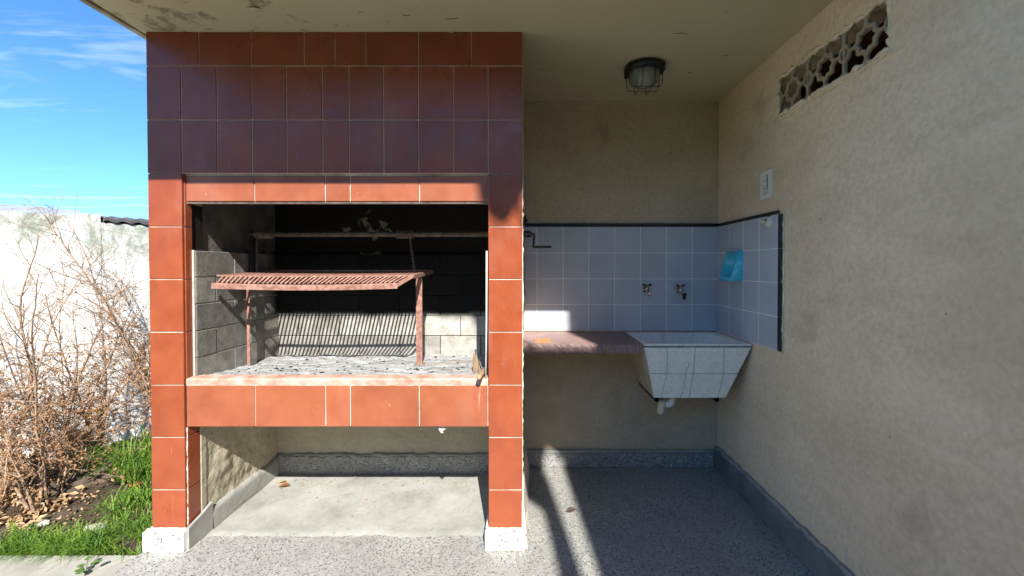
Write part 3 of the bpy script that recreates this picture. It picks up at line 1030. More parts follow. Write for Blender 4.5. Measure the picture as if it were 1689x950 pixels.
# masonry body
FZ_TOP = 1.238
box('hearth_slab', -1.4355, -0.1725, 1.802, 2.4185, 0.53, 0.655, M['lowplaster'], bbq, 0.004)
lw = box('lower_wall', -1.566, -1.4365, 1.82, 2.33, 0.0, 0.528, M['lowplaster'], bbq)
lb = box('lower_back', -1.43, -0.162, 2.336, 2.4175, 0.0, 0.528, M['lowplaster'], bbq)
box('skirting', -1.43, -0.165, 2.318, 2.3355, 0.0, 0.104, M['terrskirt'], lb, 0.004)
ragged_edge('skirting_cap', (-1.42, 2.330, 0.106), (-0.17, 2.330, 0.106), 0.013, M['cement'], lb, 0.5, 60, 3)


def wall_skirting():
    # uneven cement skirting along the left wall under the hearth
    rnd = random.Random(6)
    n = 40
    V, Fc = [], []
    for i in range(n + 1):
        y = 1.831 + 0.488 * i / n
        t0 = 0.098 + 0.010 * noise.noise(Vector((y * 8, 0, 5))) + rnd.uniform(-0.003, 0.003)
        V += [(-1.404, y, 0.0), (-1.409, y, t0 * 0.8), (-1.414, y, t0), (-1.445, y, t0 + 0.004)]
    for i in range(n):
        for k in range(3):
            a = i * 4 + k
            Fc.append((a, a + 4, a + 5, a + 1))
    pydata('cement_skirting', V, Fc, M['hearth'], lw, (-1.41, 2.07, 0), True)


wall_skirting()
box('upper_wall', -1.566, -1.441, 1.802, 2.4185, 0.657, 2.127, M['flue'], bbq)
box('shade_cheek', -1.4395, -1.4315, 1.758, 1.819, FZ_TOP, 1.4335, M['soot'], bbq)  # black strip stands in for the shadow in the recess behind the return tiles
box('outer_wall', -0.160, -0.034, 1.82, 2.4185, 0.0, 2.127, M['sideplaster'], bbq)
box('flue_back', -1.45, -0.162, 2.352, 2.4175, 0.657, 2.127, M['soot'], bbq)


def rough_wall():
    # crumbly plaster skin on the left wall under the hearth
    ny, nz = 60, 46
    V, Fc = [], []
    for j in range(nz + 1):
        for i in range(ny + 1):
            y = 1.815 + 0.525 * i / ny
            z = 0.0 + 0.52 * j / nz
            h = 0.010 * noise.noise(Vector((y * 7, z * 7, 1))) + 0.006 * noise.noise(Vector((y * 20, z * 20, 4))) + 0.003 * noise.noise(Vector((y * 55, z * 55, 9)))
            x = -1.427 + h * min(1, 0.25 + (y - 1.815) / 0.1)
            V.append((x, y, z))
    for j in range(nz):
        for i in range(ny):
            a = j * (ny + 1) + i
            Fc.append((a, a + 1, a + ny + 2, a + ny + 1))
    pydata('plaster_skin', V, Fc, M['lowplaster'], lw, (-1.52, 2.1, 0.25), True)


rough_wall()

# firebox lining: real bricks, joints recessed
CH = 0.1145
FZ = 0.668
lin_l = box('firebrick_lining', -1.451, -1.4185, 1.760, 2.350, 0.657, FZ + 5 * CH - 0.003, M['mortar'], bbq)
for c_ in range(5):
    z0 = FZ + c_ * CH
    ys = [1.757, 1.757 + 0.2275, 1.757 + 0.455, 2.345] if c_ % 2 == 0 else [1.757, 1.757 + 0.114, 1.757 + 0.341, 1.757 + 0.568, 2.345]
    for a, b_ in zip(ys[:-1], ys[1:]):
        if b_ - a < 0.01:
            continue
        jx = random.uniform(-0.0012, 0.0012)
        box('brick', -1.446 + jx, -1.4145 + jx, a + 0.002, b_ - 0.002, z0 + 0.002, z0 + CH - 0.002, M['brick'], lin_l, 0.0025)
box('lining_edge', -1.447, -1.4175, 1.7525, 1.7575, 0.70, FZ + 5 * CH, M['mortar'], lin_l, 0.001)
lin_b = box('firebrick_lining', -1.4135, -0.163, 2.336, 2.3515, 0.657, FZ + 5 * CH - 0.003, M['sootmortar'], bbq)
for c_ in range(5):
    z0 = FZ + c_ * CH
    x = -1.4135 - (0.0 if c_ % 2 == 0 else 0.114)
    while x < -0.165:
        a, b_ = max(x, -1.4135), min(x + 0.2275, -0.163)
        x += 0.2275
        if b_ - a < 0.02:
            continue
        jy = random.uniform(-0.0012, 0.0012)
        box('brick', a + 0.0018, b_ - 0.0018, 2.330 + jy, 2.348, z0 + 0.0018, z0 + CH - 0.0018, M['brick'], lin_b, 0.002)


def ash_bed():
    nx, ny = 150, 64
    x0, x1, y0, y1 = -1.414, -0.162, 1.782, 2.334
    V, Fc = [], []
    for j in range(ny + 1):
        for i in range(nx + 1):
            x = x0 + (x1 - x0) * i / nx
            y = y0 + (y1 - y0) * j / ny
            t_ = (y - y0) / (y1 - y0)
            z = 0.694 - 0.020 * t_ + 0.010 * noise.noise(Vector((x * 6, y * 6, 0))) + 0.006 * noise.noise(Vector((x * 19, y * 19, 2))) + 0.003 * noise.noise(Vector((x * 55, y * 55, 5)))
            V.append((x, y, z))
    for j in range(ny):
        for i in range(nx):
            a = j * (nx + 1) + i
            Fc.append((a, a + 1, a + nx + 2, a + nx + 1))
    o = pydata('ash_bed', V, Fc, M['ash'], None, (-0.8, 2.05, 0.69), True)
    tag(o, 'white and grey wood ash covering the firebox floor', 'ash', kind='stuff')


ash_bed()

# charcoal crumbs on the ash
datas = []
rnd = random.Random(33)
for k in range(420):
    x, y = rnd.uniform(-1.38, -0.2), rnd.uniform(1.80, 2.31)
    if rnd.random() < 0.45:
        y = rnd.uniform(1.80, 2.0)
    s_ = rnd.uniform(0.0012, 0.0030) if rnd.random() < 0.85 else rnd.uniform(0.003, 0.006)
    z = 0.694 - 0.020 * (y - 1.78) / 0.55 + 0.008 * noise.noise(Vector((x * 6, y * 6, 0)))
    v, f = box_data(-s_ * rnd.uniform(.8, 2.2), s_, -s_, s_ * rnd.uniform(0.6, 1.4), -s_ * 0.5, s_ * 0.6)
    rot = Matrix.Rotation(rnd.uniform(0, 6.28), 3, 'Z') @ Matrix.Rotation(rnd.uniform(-.5, .5), 3, 'X')
    datas.append(([rot @ p + Vector((x, y, z)) for p in v], f))
V, Fc = join(datas)
tag(pydata('charcoal_crumbs', V, Fc, M['blackmetal'], None, (-0.8, 2.05, 0.69)), 'black charcoal crumbs scattered over the pale ash', 'charcoal', kind='stuff')

# ------------------------------------------------------------------ grate, posts, lifting shaft, chains
gx0, gx1, gy0, gy1 = -1.398, -0.532, 1.832, 2.275
YCR = 1.869                                   # crest: the bars bend down from here into the front rail


def gz(y):
    if y < YCR:
        return 1.101 + (y - gy0) * (1.131 - 1.101) / (YCR - gy0)
    return 1.131 + (y - YCR) * (1.149 - 1.131) / (gy1 - YCR)


grate = thing('grill_grate', (-0.99, 2.05, 1.09), 'rusty steel cooking grate of slanting bars hung inside the firebox', 'grate')


def slanted_bar(name, x0, x1, ya, yb, h, lift, mat, parent, bend=0.0):
    V = []
    n = 10
    for i in range(n + 1):
        x = x0 + (x1 - x0) * i / n
        s_ = bend * math.sin(math.pi * i / n)
        V += [(x, ya, gz(ya) + lift - s_), (x, yb, gz(yb) + lift - s_), (x, yb, gz(yb) + lift + h - s_), (x, ya, gz(ya) + lift + h - s_)]
    Fc = []
    for i in range(n):
        for k in range(4):
            a = i * 4 + k
            b2 = i * 4 + (k + 1) % 4
            Fc.append((a, b2, b2 + 4, a + 4))
    Fc.append((3, 2, 1, 0)); Fc.append(tuple(n * 4 + k for k in range(4)))
    return pydata(name, V, Fc, mat, parent, ((x0 + x1) / 2, ya, gz(ya)))


slanted_bar('front_rail', gx0 - 0.004, -0.583, gy0 - 0.006, gy0, 0.020, -0.022, M['rust'], grate, 0.008)
slanted_bar('grease_lip', gx0 - 0.002, -0.585, gy0 + 0.0005, gy0 + 0.012, 0.003, -0.024, M['darkrust'], grate, 0.008)
slanted_bar('crest_rail', gx0 - 0.012, gx1 + 0.008, YCR, YCR + 0.010, 0.007, -0.004, M['rust'], grate, 0.004)
slanted_bar('rear_rail', gx0 + 0.004, gx1, gy1 - 0.006, gy1, 0.016, -0.012, M['darkrust'], grate)
for x in (gx0 - 0.010, gx1 - 0.012):
    V = []
    for y in (YCR + 0.011, gy1):
        V += [(x, y, gz(y) - 0.016), (x + 0.018, y, gz(y) - 0.016), (x + 0.018, y, gz(y) + 0.002), (x, y, gz(y) + 0.002)]
    pydata('side_rail', V, [(0, 1, 5, 4), (1, 2, 6, 5), (2, 3, 7, 6), (3, 0, 4, 7), (0, 3, 2, 1), (4, 5, 6, 7)], M['rust'], grate, (x, gy0, 1.09))
V = [(-0.583, gy0 - 0.004, 1.083), (-0.583, gy0 - 0.004, 1.103), (-0.530, YCR, 1.124), (-0.530, YCR, 1.137), (-0.578, gy0 + 0.002, 1.083), (-0.578, gy0 + 0.002, 1.103), (-0.522, YCR + 0.004, 1.124), (-0.522, YCR + 0.004, 1.137)]
pydata('end_strap', V, [(0, 2, 3, 1), (4, 5, 7, 6), (1, 3, 7, 5), (0, 4, 6, 2), (0, 1, 5, 4), (2, 6, 7, 3)], M['rust'], grate, (-0.55, gy0, 1.1))
NBAR = 40
for k in range(NBAR):
    f_ = (k + 0.5) / NBAR
    xf = gx0 + 0.008 + (-0.590 - gx0 - 0.008) * f_
    xc = gx0 + 0.008 + (gx1 - 0.014 - gx0 - 0.008) * f_ + random.uniform(-0.0012, 0.0012)
    xr = xc + random.uniform(-0.0015, 0.0015)
    w = 0.0050
    sag = 0.005 * math.sin(math.pi * f_)
    V = []
    for (xx, y) in ((xf, gy0 + 0.001), (xc, YCR + 0.001), (xr, gy1 - 0.007)):
        z = gz(y) - sag
        V += [(xx - w, y, z), (xx, y, z - 0.004), (xx + w, y, z), (xx + w - 0.001, y, z + 0.0014), (xx, y, z - 0.0022), (xx - w + 0.001, y, z + 0.0014)]
    Fc = [(i + o_, (i + 1) % 6 + o_, (i + 1) % 6 + 6 + o_, i + 6 + o_) for o_ in (0, 6) for i in range(6)] + [(5, 4, 3, 2, 1, 0), (12, 13, 14, 15, 16, 17)]
    pydata('bar', V, Fc, M['rust'], grate, (xf, 2.05, 1.1))
# lifting lugs seen only as shadows on the side wall
for y in (1.90, 2.02, 2.14):
    slanted_bar('cross_strap', gx0 - 0.012, gx0 + 0.03, y, y + 0.022, 0.004, -0.016, M['darkrust'], grate)


def post(x, label, mat, w, d):
    t_ = thing('guide_post', (x, 2.045, 0.69), label, 'post', 'two posts beside the cooking grate')
    V, Fc = join([box_data(x - w / 2, x + w / 2, 2.040, 2.045, 0.690, 1.116), box_data(x - w / 2, x - w / 2 + 0.005, 2.0455, 2.040 + d, 0.690, 1.116)])
    pydata('angle_iron', V, Fc, M[mat], t_, (x, 2.045, 0.69))
    pydata('foot', *box_data(x - w * 0.8, x + w * 0.8, 2.034, 2.06, 0.684, 0.692), M['darkrust'], t_, (x, 2.045, 0.69))


post(-0.545, 'pinkish steel post standing in ash at the grate right end', 'rust', 0.030, 0.022)
post(-1.386, 'thin rusty post against the left firebrick wall', 'rust', 0.014, 0.012)

shaft = thing('lifting_shaft', (-0.7, 2.09, 1.33), 'black crank handle and grey lifting shaft crossing the firebox', 'shaft')
tube('shaft', [(-1.415, 2.09, 1.333), (-0.7, 2.09, 1.333), (0.012, 2.09, 1.333)], 0.0125, M['darkrust'], shaft, 12)
box('bearing_bracket', -1.405, -1.385, 2.08, 2.10, 1.12, 1.352, M['blackmetal'], shaft)
Yc = 2.09
tube('crank_arm', [(0.002, Yc, 1.335), (0.020, Yc, 1.335), (0.0215, Yc, 1.325), (0.018, Yc, 1.285), (0.016, Yc, 1.268)], 0.0055, M['blackmetal'], shaft, 8)
tube('crank_handle', [(0.014, Yc, 1.2685), (0.026, Yc, 1.2695), (0.090, Yc, 1.2700), (0.108, Yc, 1.2700)], [0.005, 0.007, 0.0065, 0.005], M['blackmetal'], shaft, 10)
box('crank_boss', -0.034, 0.006, Yc - 0.012, Yc + 0.012, 1.318, 1.350, M['blackmetal'], shaft, 0.004)
V, Fc = lathe_data([(0.026, -0.034), (0.026, -0.020), (0.010, -0.018), (0.010, -0.012)], (0, Yc, 1.403), 'X', 18)
pydata('ratchet_wheel', V, Fc, M['blackmetal'], shaft, (-0.02, Yc, 1.403), True)


def chain(x, xb, zb, yb, label, wraps):
    c = thing('lifting_chain', (x, 2.09, 1.33), label, 'chain', 'two chains on the lifting shaft')
    n = 11
    for k in range(n):
        f_ = k / (n - 1)
        p = Vector((x, 2.078, 1.318)).lerp(Vector((xb, yb, zb)), f_)
        pts = []
        for i in range(10):
            a = 2 * math.pi * i / 10
            q = Vector((0.0048 * math.cos(a), 0, 0.0125 * math.sin(a)))
            if k % 2:
                q = Vector((0, q.x, q.z))
            pts.append(p + q)
        V, Fc = tube_data(pts, 0.0017, 5, False, True)
        pydata('link', V, Fc, M['darkrust'], c, p, True)
    # turns wound on the shaft
    for k in range(wraps):
        xx = x + 0.011 * (k - 1) * (1 if xb < -1 else -1)
        pts = [(xx + 0.004 * math.sin(3 * a), 2.09 + 0.0165 * math.cos(a), 1.333 + 0.0165 * math.sin(a)) for a in (2 * math.pi * i / 14 for i in range(14))]
        V, Fc = tube_data(pts, [0.004 + 0.0018 * (i % 2) for i in range(14)], 5, False, True)
        pydata('wound_link', V, Fc, M['darkrust'], c, (xx, 2.09, 1.333), True)


chain(-1.365, -1.375, 1.135, 2.09, 'rusty chain hanging from the shaft beside the left firebox wall', 8)
chain(-0.60, -0.578, 1.13, 2.09, 'rusty chain hanging from the shaft above the pinkish post', 8)

# leaning rod and a wooden-handled poker resting over the curb
o = tube('steel_rod', [(-0.1835, 1.722, 0.707), (-0.1805, 1.724, 0.95), (-0.1795, 1.726, 1.236)], 0.0032, M['rod'], None, 8, loc=(-0.183, 1.722, 0.707))
tag(o, 'thin pale steel rod leaning upright against the right pillar', 'rod')
pk = thing('fire_poker', (-0.21, 1.73, 0.715), 'fire poker with pale wooden handle resting over the pink curb', 'poker')
tube('handle', [(-0.206, 1.662, 0.722), (-0.2055, 1.668, 0.7225), (-0.201, 1.72, 0.727), (-0.196, 1.775, 0.730), (-0.1955, 1.78, 0.730)], [0.006, 0.0105, 0.0115, 0.0095, 0.005], M['wood'], pk, 12)
tube('shank', [(-0.1955, 1.778, 0.730), (-0.186, 1.90, 0.737), (-0.180, 2.02, 0.742)], 0.0035, M['darkrust'], pk, 8)
V = [(-0.258, 1.87, 0.695), (-0.236, 1.845, 0.692), (-0.230, 1.85, 0.715), (-0.240, 1.87, 0.752), (-0.258, 1.89, 0.775), (-0.262, 1.885, 0.74)]
V += [(x + 0.004, y + 0.008, z) for x, y, z in V]
o = pydata('wood_splinter', V, [(0, 1, 2, 3, 4, 5), (11, 10, 9, 8, 7, 6)] + [(i, i + 6, (i + 1) % 6 + 6, (i + 1) % 6) for i in range(6)], M['wood'], None, (-0.25, 1.86, 0.70))
tag(o, 'pale pointed wood splinter standing in the ash near the poker', 'splinter')
o = tube('thin_stick', [(-0.50, 1.93, 0.706), (-0.40, 1.95, 0.716), (-0.29, 1.97, 0.722)], 0.0018, M['twig'], None, 6)
tag(o, 'thin brown stick lying on the ash at the firebox right', 'stick')

# ------------------------------------------------------------------ laundry counter and sink
co = None


def counter():
    rnd = random.Random(12)
    n = 60
    prof = [(2.415, 0.741), (2.415, 0.790), (2.052, 0.790), (2.041, 0.786), (2.038, 0.776), (2.039, 0.750), (2.046, 0.741)]
    V, Fc = [], []
    m = len(prof)
    for i in range(n + 1):
        x = -0.0335 + 0.588 * i / n
        for k, (y, z) in enumerate(prof):
            if k >= 2:
                y += rnd.uniform(-0.0035, 0.0035); z += rnd.uniform(-0.003, 0.002) if k > 2 else rnd.uniform(-0.001, 0.001)
            V.append((x, y, z))
    for i in range(n):
        for k in range(m):
            a, b_ = i * m + k, i * m + (k + 1) % m
            Fc.append((a, a + m, b_ + m, b_))
    Fc.append(tuple(range(m))); Fc.append(tuple(n * m + k for k in range(m))[::-1])
    o = pydata('counter_slab', V, Fc, M['counter'], None, (0.26, 2.23, 0.74))
    tag(o, 'purple brown cement counter with rough front edge beside the sink', 'counter')


counter()
o = pydata('tile_piece', *box_data(0.026, 0.106, 2.075, 2.165, 0.7905, 0.7955), M['offcut'], None, (0.065, 2.13, 0.79))
tag(o, 'flat orange tile piece lying on the sunlit counter end', 'tile')

sink = thing('laundry_sink', (0.82, 2.24, 0.51), 'concrete laundry sink faced with cracked white tiles under two taps', 'sink')
T = dict(l=0.558, r=1.090, f=2.034, b=2.4085, z=0.785)
B = dict(l=0.629, r=0.990, f=2.10, b=2.4085, z=0.506)


def basin():
    w = 0.030
    V = [(T['l'], T['f'], T['z']), (T['r'], T['f'], T['z']), (T['r'], T['b'], T['z']), (T['l'], T['b'], T['z']),
         (B['l'], B['f'], B['z']), (B['r'], B['f'], B['z']), (B['r'], B['b'], B['z']), (B['l'], B['b'], B['z']),
         (T['l'] + w, T['f'] + w, T['z']), (T['r'] - w, T['f'] + w, T['z']), (T['r'] - w, T['b'] - w, T['z']), (T['l'] + w, T['b'] - w, T['z']),
         (B['l'] + w, B['f'] + w, B['z'] + 0.04), (B['r'] - w, B['f'] + w, B['z'] + 0.04), (B['r'] - w, B['b'] - w, B['z'] + 0.04), (B['l'] + w, B['b'] - w, B['z'] + 0.04)]
    Fc = [(0, 1, 5, 4), (1, 2, 6, 5), (2, 3, 7, 6), (3, 0, 4, 7), (7, 4, 5, 6),
          (0, 8, 9, 1), (1, 9, 10, 2), (2, 10, 11, 3), (3, 11, 8, 0),
          (8, 12, 13, 9), (9, 13, 14, 10), (10, 14, 15, 11), (11, 15, 12, 8), (12, 15, 14, 13)]
    return pydata('basin', V, Fc, M['sinkcem'], sink, (0.82, 2.24, 0.51))


bas = basin()
bm_ = None


def face_tile(name, q, u0, u1, v0, v1, nrm, mat, th=0.006, parent=bas, gap=0.0022):
    """tile on the quad q (bottom-left, bottom-right, top-right, top-left)"""
    bl, br, tr, tl = [Vector(p) for p in q]

    def P(u, v):
        return (bl.lerp(br, u)).lerp(tl.lerp(tr, u), v)
    c = P((u0 + u1) / 2, (v0 + v1) / 2)
    pts = []
    for (u, v) in ((u0, v0), (u1, v0), (u1, v1), (u0, v1)):
        p = P(u, v)
        p = p + (c - p).normalized() * gap
        pts.append(p)
    n_ = Vector(nrm).normalized()
    V = [p - n_ * 0.002 for p in pts] + [p + n_ * th * 0.7 for p in pts] + [p + (c - p).normalized() * 0.0015 + n_ * th for p in pts]
    Fc = [(0, 1, 5, 4), (1, 2, 6, 5), (2, 3, 7, 6), (3, 0, 4, 7), (4, 5, 9, 8), (5, 6, 10, 9), (6, 7, 11, 10), (7, 4, 8, 11), (8, 9, 10, 11)]
    return pydata(name, V, Fc, mat, parent, c)


fq = ((B['l'], B['f'], B['z']), (B['r'], B['f'], B['z']), (T['r'], T['f'], T['z']), (T['l'], T['f'], T['z']))
pydata('grout_bed', [Vector(p) + Vector((0, -0.0012, 0)) for p in fq], [(0, 1, 2, 3)], M['sinkgrout'], bas, (0.8, 2.05, 0.6))
VS = 0.47
TOPU, MIDU, BOTU = [0.0, 0.217, 0.48, 0.75, 1.0], [0.0, 0.20, 0.50, 0.84, 1.0], [0.0, 0.10, 0.49, 0.90, 1.0]
bl_, br_, tr_, tl_ = [Vector(p) for p in fq]
FP = lambda u, v: bl_.lerp(br_, u).lerp(tl_.lerp(tr_, u), v)
for k in range(4):
    face_tile('tile', (FP(MIDU[k], VS), FP(MIDU[k + 1], VS), FP(TOPU[k + 1], 0.965), FP(TOPU[k], 0.965)), 0, 1, 0, 1, (0, -1, -0.24), M['whitetile'])
    face_tile('tile', (FP(BOTU[k], 0), FP(BOTU[k + 1], 0), FP(MIDU[k + 1], VS), FP(MIDU[k], VS)), 0, 1, 0, 1, (0, -1, -0.24), M['whitetile'])
# rim tiles and the lining of the bowl
w = 0.030
rz = T['z']
rimf = ((T['l'], T['f'] - 0.004, rz), (T['r'], T['f'] - 0.004, rz), (T['r'], T['f'] + w, rz), (T['l'], T['f'] + w, rz))
for (u0, u1) in ((0.0, 0.36), (0.36, 0.70), (0.70, 1.0)):
    face_tile('rim_tile', rimf, u0, u1, 0, 1, (0, 0, 1), M['whitetile'], 0.005)
riml = ((T['l'], T['b'], rz), (T['l'], T['f'] + w, rz), (T['l'] + w, T['f'] + w, rz), (T['l'] + w, T['b'], rz))
rimr = ((T['r'] - w, T['b'], rz), (T['r'] - w, T['f'] + w, rz), (T['r'], T['f'] + w, rz), (T['r'], T['b'], rz))
rimb = ((T['l'] + w, T['b'] - w, rz), (T['r'] - w, T['b'] - w, rz), (T['r'] - w, T['b'], rz), (T['l'] + w, T['b'], rz))
for rq in (riml, rimr):
    for (u0, u1) in ((0, 0.5), (0.5, 1)):
        face_tile('rim_tile', rq, u0, u1, 0, 1, (0, 0, 1), M['whitetile'], 0.005)
for (u0, u1) in ((0, 0.33), (0.33, 0.66), (0.66, 1)):
    face_tile('rim_tile', rimb, u0, u1, 0, 1, (0, 0, 1), M['whitetile'], 0.005)
ib = ((B['l'] + w, B['b'] - w, B['z'] + 0.04), (B['r'] - w, B['b'] - w, B['z'] + 0.04), (T['r'] - w, T['b'] - w, rz), (T['l'] + w, T['b'] - w, rz))
ir = ((B['r'] - w, B['b'] - w, B['z'] + 0.04), (B['r'] - w, B['f'] + w, B['z'] + 0.04), (T['r'] - w, T['f'] + w, rz), (T['r'] - w, T['b'] - w, rz))
for (u0, u1) in ((0, 0.38), (0.38, 0.74), (0.74, 1)):
    face_tile('lining_tile', ib, u0, u1, 0.5, 1, (0, -1, 0), M['whitetile'])
for (u0, u1) in ((0, 0.5), (0.5, 1)):
    face_tile('lining_tile', ir, u0, u1, 0.5, 1, (-1, 0, 0.3), M['whitetile'])
ragged_edge('broken_edge', (B['l'] - 0.002, B['f'] - 0.003, B['z']), (T['l'] - 0.002, T['f'] - 0.003, T['z'] - 0.01), 0.0045, M['paint'], bas, 0.7, 40, 18)
# hairline crack across one tile, a dark stain line along the right joint
p0 = Vector(fq[0]).lerp(Vector(fq[1]), 0.36); p1 = Vector(fq[3]).lerp(Vector(fq[2]), 0.47)
cr = [p0.lerp(p1, v) + Vector((0.006 * math.sin(9 * v), -0.0063, -0.001)) for v in (0.01, 0.1, 0.2, 0.3, 0.38, 0.47, 0.55, 0.62, 0.66)]
tube('crack', cr, 0.0009, M['sinkgrout'], bas, 5)
for x in (0.648, 0.955):
    V, Fc = lathe_data([(0.011, 2.112), (0.0135, 2.112), (0.0135, 2.41), (0.011, 2.41)], (x, 0, B['z'] - 0.0145), 'Y', 16)
    pydata('support_tube', V, Fc[:-2], M['blackmetal'], sink, (x, 2.2, B['z'] - 0.02), True)
tube('drain_pipe', [(0.742, 2.16, B['z'] + 0.0), (0.742, 2.16, 0.474), (0.738, 2.16, 0.462), (0.726, 2.16, 0.455), (0.706, 2.16, 0.454)], [0.0185, 0.0185, 0.0195, 0.019, 0.018], M['plastic'], sink, 16)
tube('waste_elbow', [(0.692, 2.16, 0.478), (0.690, 2.16, 0.458), (0.688, 2.16, 0.440), (0.687, 2.165, 0.416), (0.687, 2.175, 0.402)], [0.019, 0.021, 0.020, 0.0205, 0.0195], M['pvc'], sink, 16)


def faucet(x, z, label, hose):
    f = thing('tap', (x, 2.41, z), label, 'tap', 'two taps above the sink')
    V, Fc = lathe_data([(0.017, 2.409), (0.017, 2.405), (0.009, 2.402), (0.009, 2.385), (0.0125, 2.383), (0.0125, 2.352), (0.006, 2.350)], (x, 0, z), 'Y', 16)
    pydata('body', V, Fc, M['chrome'], f, (x, 2.4, z), True)
    V, Fc = lathe_data([(0.009, 0.004), (0.009, 0.014), (0.0055, 0.018), (0.0055, 0.027)], (x, 2.368, z), 'Z', 12)
    pydata('bonnet', V, Fc, M['chrome'], f, (x, 2.368, z), True)
    tube('handle', [(x - 0.024, 2.366, z + 0.030), (x - 0.017, 2.367, z + 0.027), (x - 0.007, 2.368, z + 0.0235), (x, 2.368, z + 0.023), (x + 0.007, 2.368, z + 0.0235), (x + 0.017, 2.367, z + 0.027), (x + 0.024, 2.366, z + 0.030)],
         [0.0055, 0.0075, 0.004, 0.0045, 0.004, 0.0075, 0.0055], M['blackmetal'], f, 8)
    tube('spout', [(x + 0.002, 2.358, z - 0.002), (x + 0.005, 2.345, z - 0.008), (x + 0.009, 2.338, z - 0.022), (x + 0.010, 2.337, z - 0.034)], [0.010, 0.0085, 0.0075, 0.008], M['chrome'], f, 12)
    if hose:
        tube('hose_tail', [(x + 0.009, 2.338, z - 0.014), (x + 0.0095, 2.337, z - 0.030), (x + 0.010, 2.337, z - 0.031), (x + 0.010, 2.337, z - 0.050)], [0.0125, 0.0125, 0.0085, 0.0085], M['blackmetal'], f, 12)


faucet(0.668, 1.040, 'chrome tap above the left half of the sink', False)
faucet(0.860, 1.036, 'chrome tap with black hose end above the sink right half', True)


def soap_dish():
    # recessed ceramic dish that projects from the side wall, its open front sloping outward to the bottom
    y0, y1, z0, z1 = 2.115, 2.256, 1.096, 1.25
    xw = 1.0845
    d = thing('soap_dish', (xw, 2.19, z0), 'turquoise ceramic soap dish fixed to the blue tiles', 'soap dish')
    t_ = 0.011
    top, bot = 0.022, 0.062
    xf = lambda z: xw - (top + (bot - top) * (z1 - z) / (z1 - z0))
    O = [(xf(z0), y0, z0), (xf(z0), y1, z0), (xf(z1), y1, z1), (xf(z1), y0, z1)]
    Wl = [(xw + 0.003, y, z) for _, y, z in O]
    I = [(xf(z0 + t_), y0 + t_, z0 + 0.022), (xf(z0 + t_), y1 - t_, z0 + 0.022), (xf(z1 - t_), y1 - t_, z1 - t_), (xf(z1 - t_), y0 + t_, z1 - t_)]
    D = [(xw - 0.004, y, z) for _, y, z in I]
    D[0] = (xw - 0.004, y0 + t_ + 0.006, z0 + 0.028); D[1] = (xw - 0.004, y1 - t_ - 0.006, z0 + 0.028)
    V = O + Wl + I + D
    Fc = [(0, 1, 5, 4), (1, 2, 6, 5), (2, 3, 7, 6), (3, 0, 4, 7)]
    Fc += [(i, 8 + i, 8 + (i + 1) % 4, (i + 1) % 4) for i in range(4)]
    Fc += [(8 + i, 12 + i, 12 + (i + 1) % 4, 8 + (i + 1) % 4) for i in range(4)]
    Fc += [(12, 13, 14, 15)]
    me = bpy.data.meshes.new('dish')
    me.from_pydata([tuple(Vector(v) - Vector((xw, 2.19, z0))) for v in V], [], Fc)
    bm = bmesh.new(); bm.from_mesh(me)
    bmesh.ops.recalc_face_normals(bm, faces=bm.faces[:])
    bmesh.ops.bevel(bm, geom=[e for e in bm.edges], offset=0.003, segments=2, affect='EDGES')
    bm.to_mesh(me); bm.free()
    me.polygons.foreach_set('use_smooth', [True] * len(me.polygons))
    mesh_obj('dish', me, M['soap'], (xw, 2.19, z0), d)


soap_dish()

# ceramic hook plate near the top corner of the side tiles
hk = thing('wall_hook', (1.083, 1.885, 1.37), 'small cream ceramic hook at the top corner of the side tiles', 'hook')
V, Fc = lathe_data([(0.026, 0.002), (0.026, -0.006), (0.020, -0.013), (0.010, -0.015)], (1.0845, 1.887, 1.373), 'X', 20)
pydata('plate', V, Fc, M['cream'], hk, (1.083, 1.887, 1.373), True)
tube('peg', [(1.072, 1.888, 1.375), (1.058, 1.888, 1.374), (1.050, 1.888, 1.380)], [0.007, 0.006, 0.007], M['cream'], hk, 10)
V, Fc = lathe_data([(0.0065, -0.0142), (0.0065, -0.0165), (0.002, -0.0166)], (1.0845, 1.884, 1.381), 'X', 12)
pydata('screw_hole', V, Fc, M['blackmetal'], hk, (1.07, 1.884, 1.381))

# switch and socket plate
sw = thing('switch_plate', (1.095, 1.92, 1.48), 'aged white switch and socket plate on the side wall', 'switch')
box('plate', 1.086, 1.0965, 1.880, 1.966, 1.484, 1.612, M['plastic'], sw, 0.003, 2)
box('frame', 1.0845, 1.0862, 1.905, 1.942, 1.505, 1.592, M['darkplastic'], sw)
for (z0, z1) in ((1.568, 1.590), (1.544, 1.566)):
    box('rocker', 1.0825, 1.0857, 1.9065, 1.9405, z0, z1, M['plastic'], sw, 0.001)
box('socket', 1.0828, 1.0858, 1.9065, 1.9405, 1.507, 1.542, M['plastic'], sw, 0.001)
for (y, z, a) in ((1.915, 1.530, 0.5), (1.931, 1.530, -0.5), (1.923, 1.515, 0)):
    V, Fc = box_data(-0.0004, 0.0004, -0.0016, 0.0016, -0.0055, 0.0055)
    rot = Matrix.Rotation(a, 3, 'X')
    pydata('slot', [rot @ p + Vector((1.0825, y, z)) for p in V], Fc, M['blackmetal'], sw, (1.0825, y, z))
box('edge_gap', 1.0838, 1.0862, 1.9025, 1.9048, 1.525, 1.592, M['blackmetal'], sw)


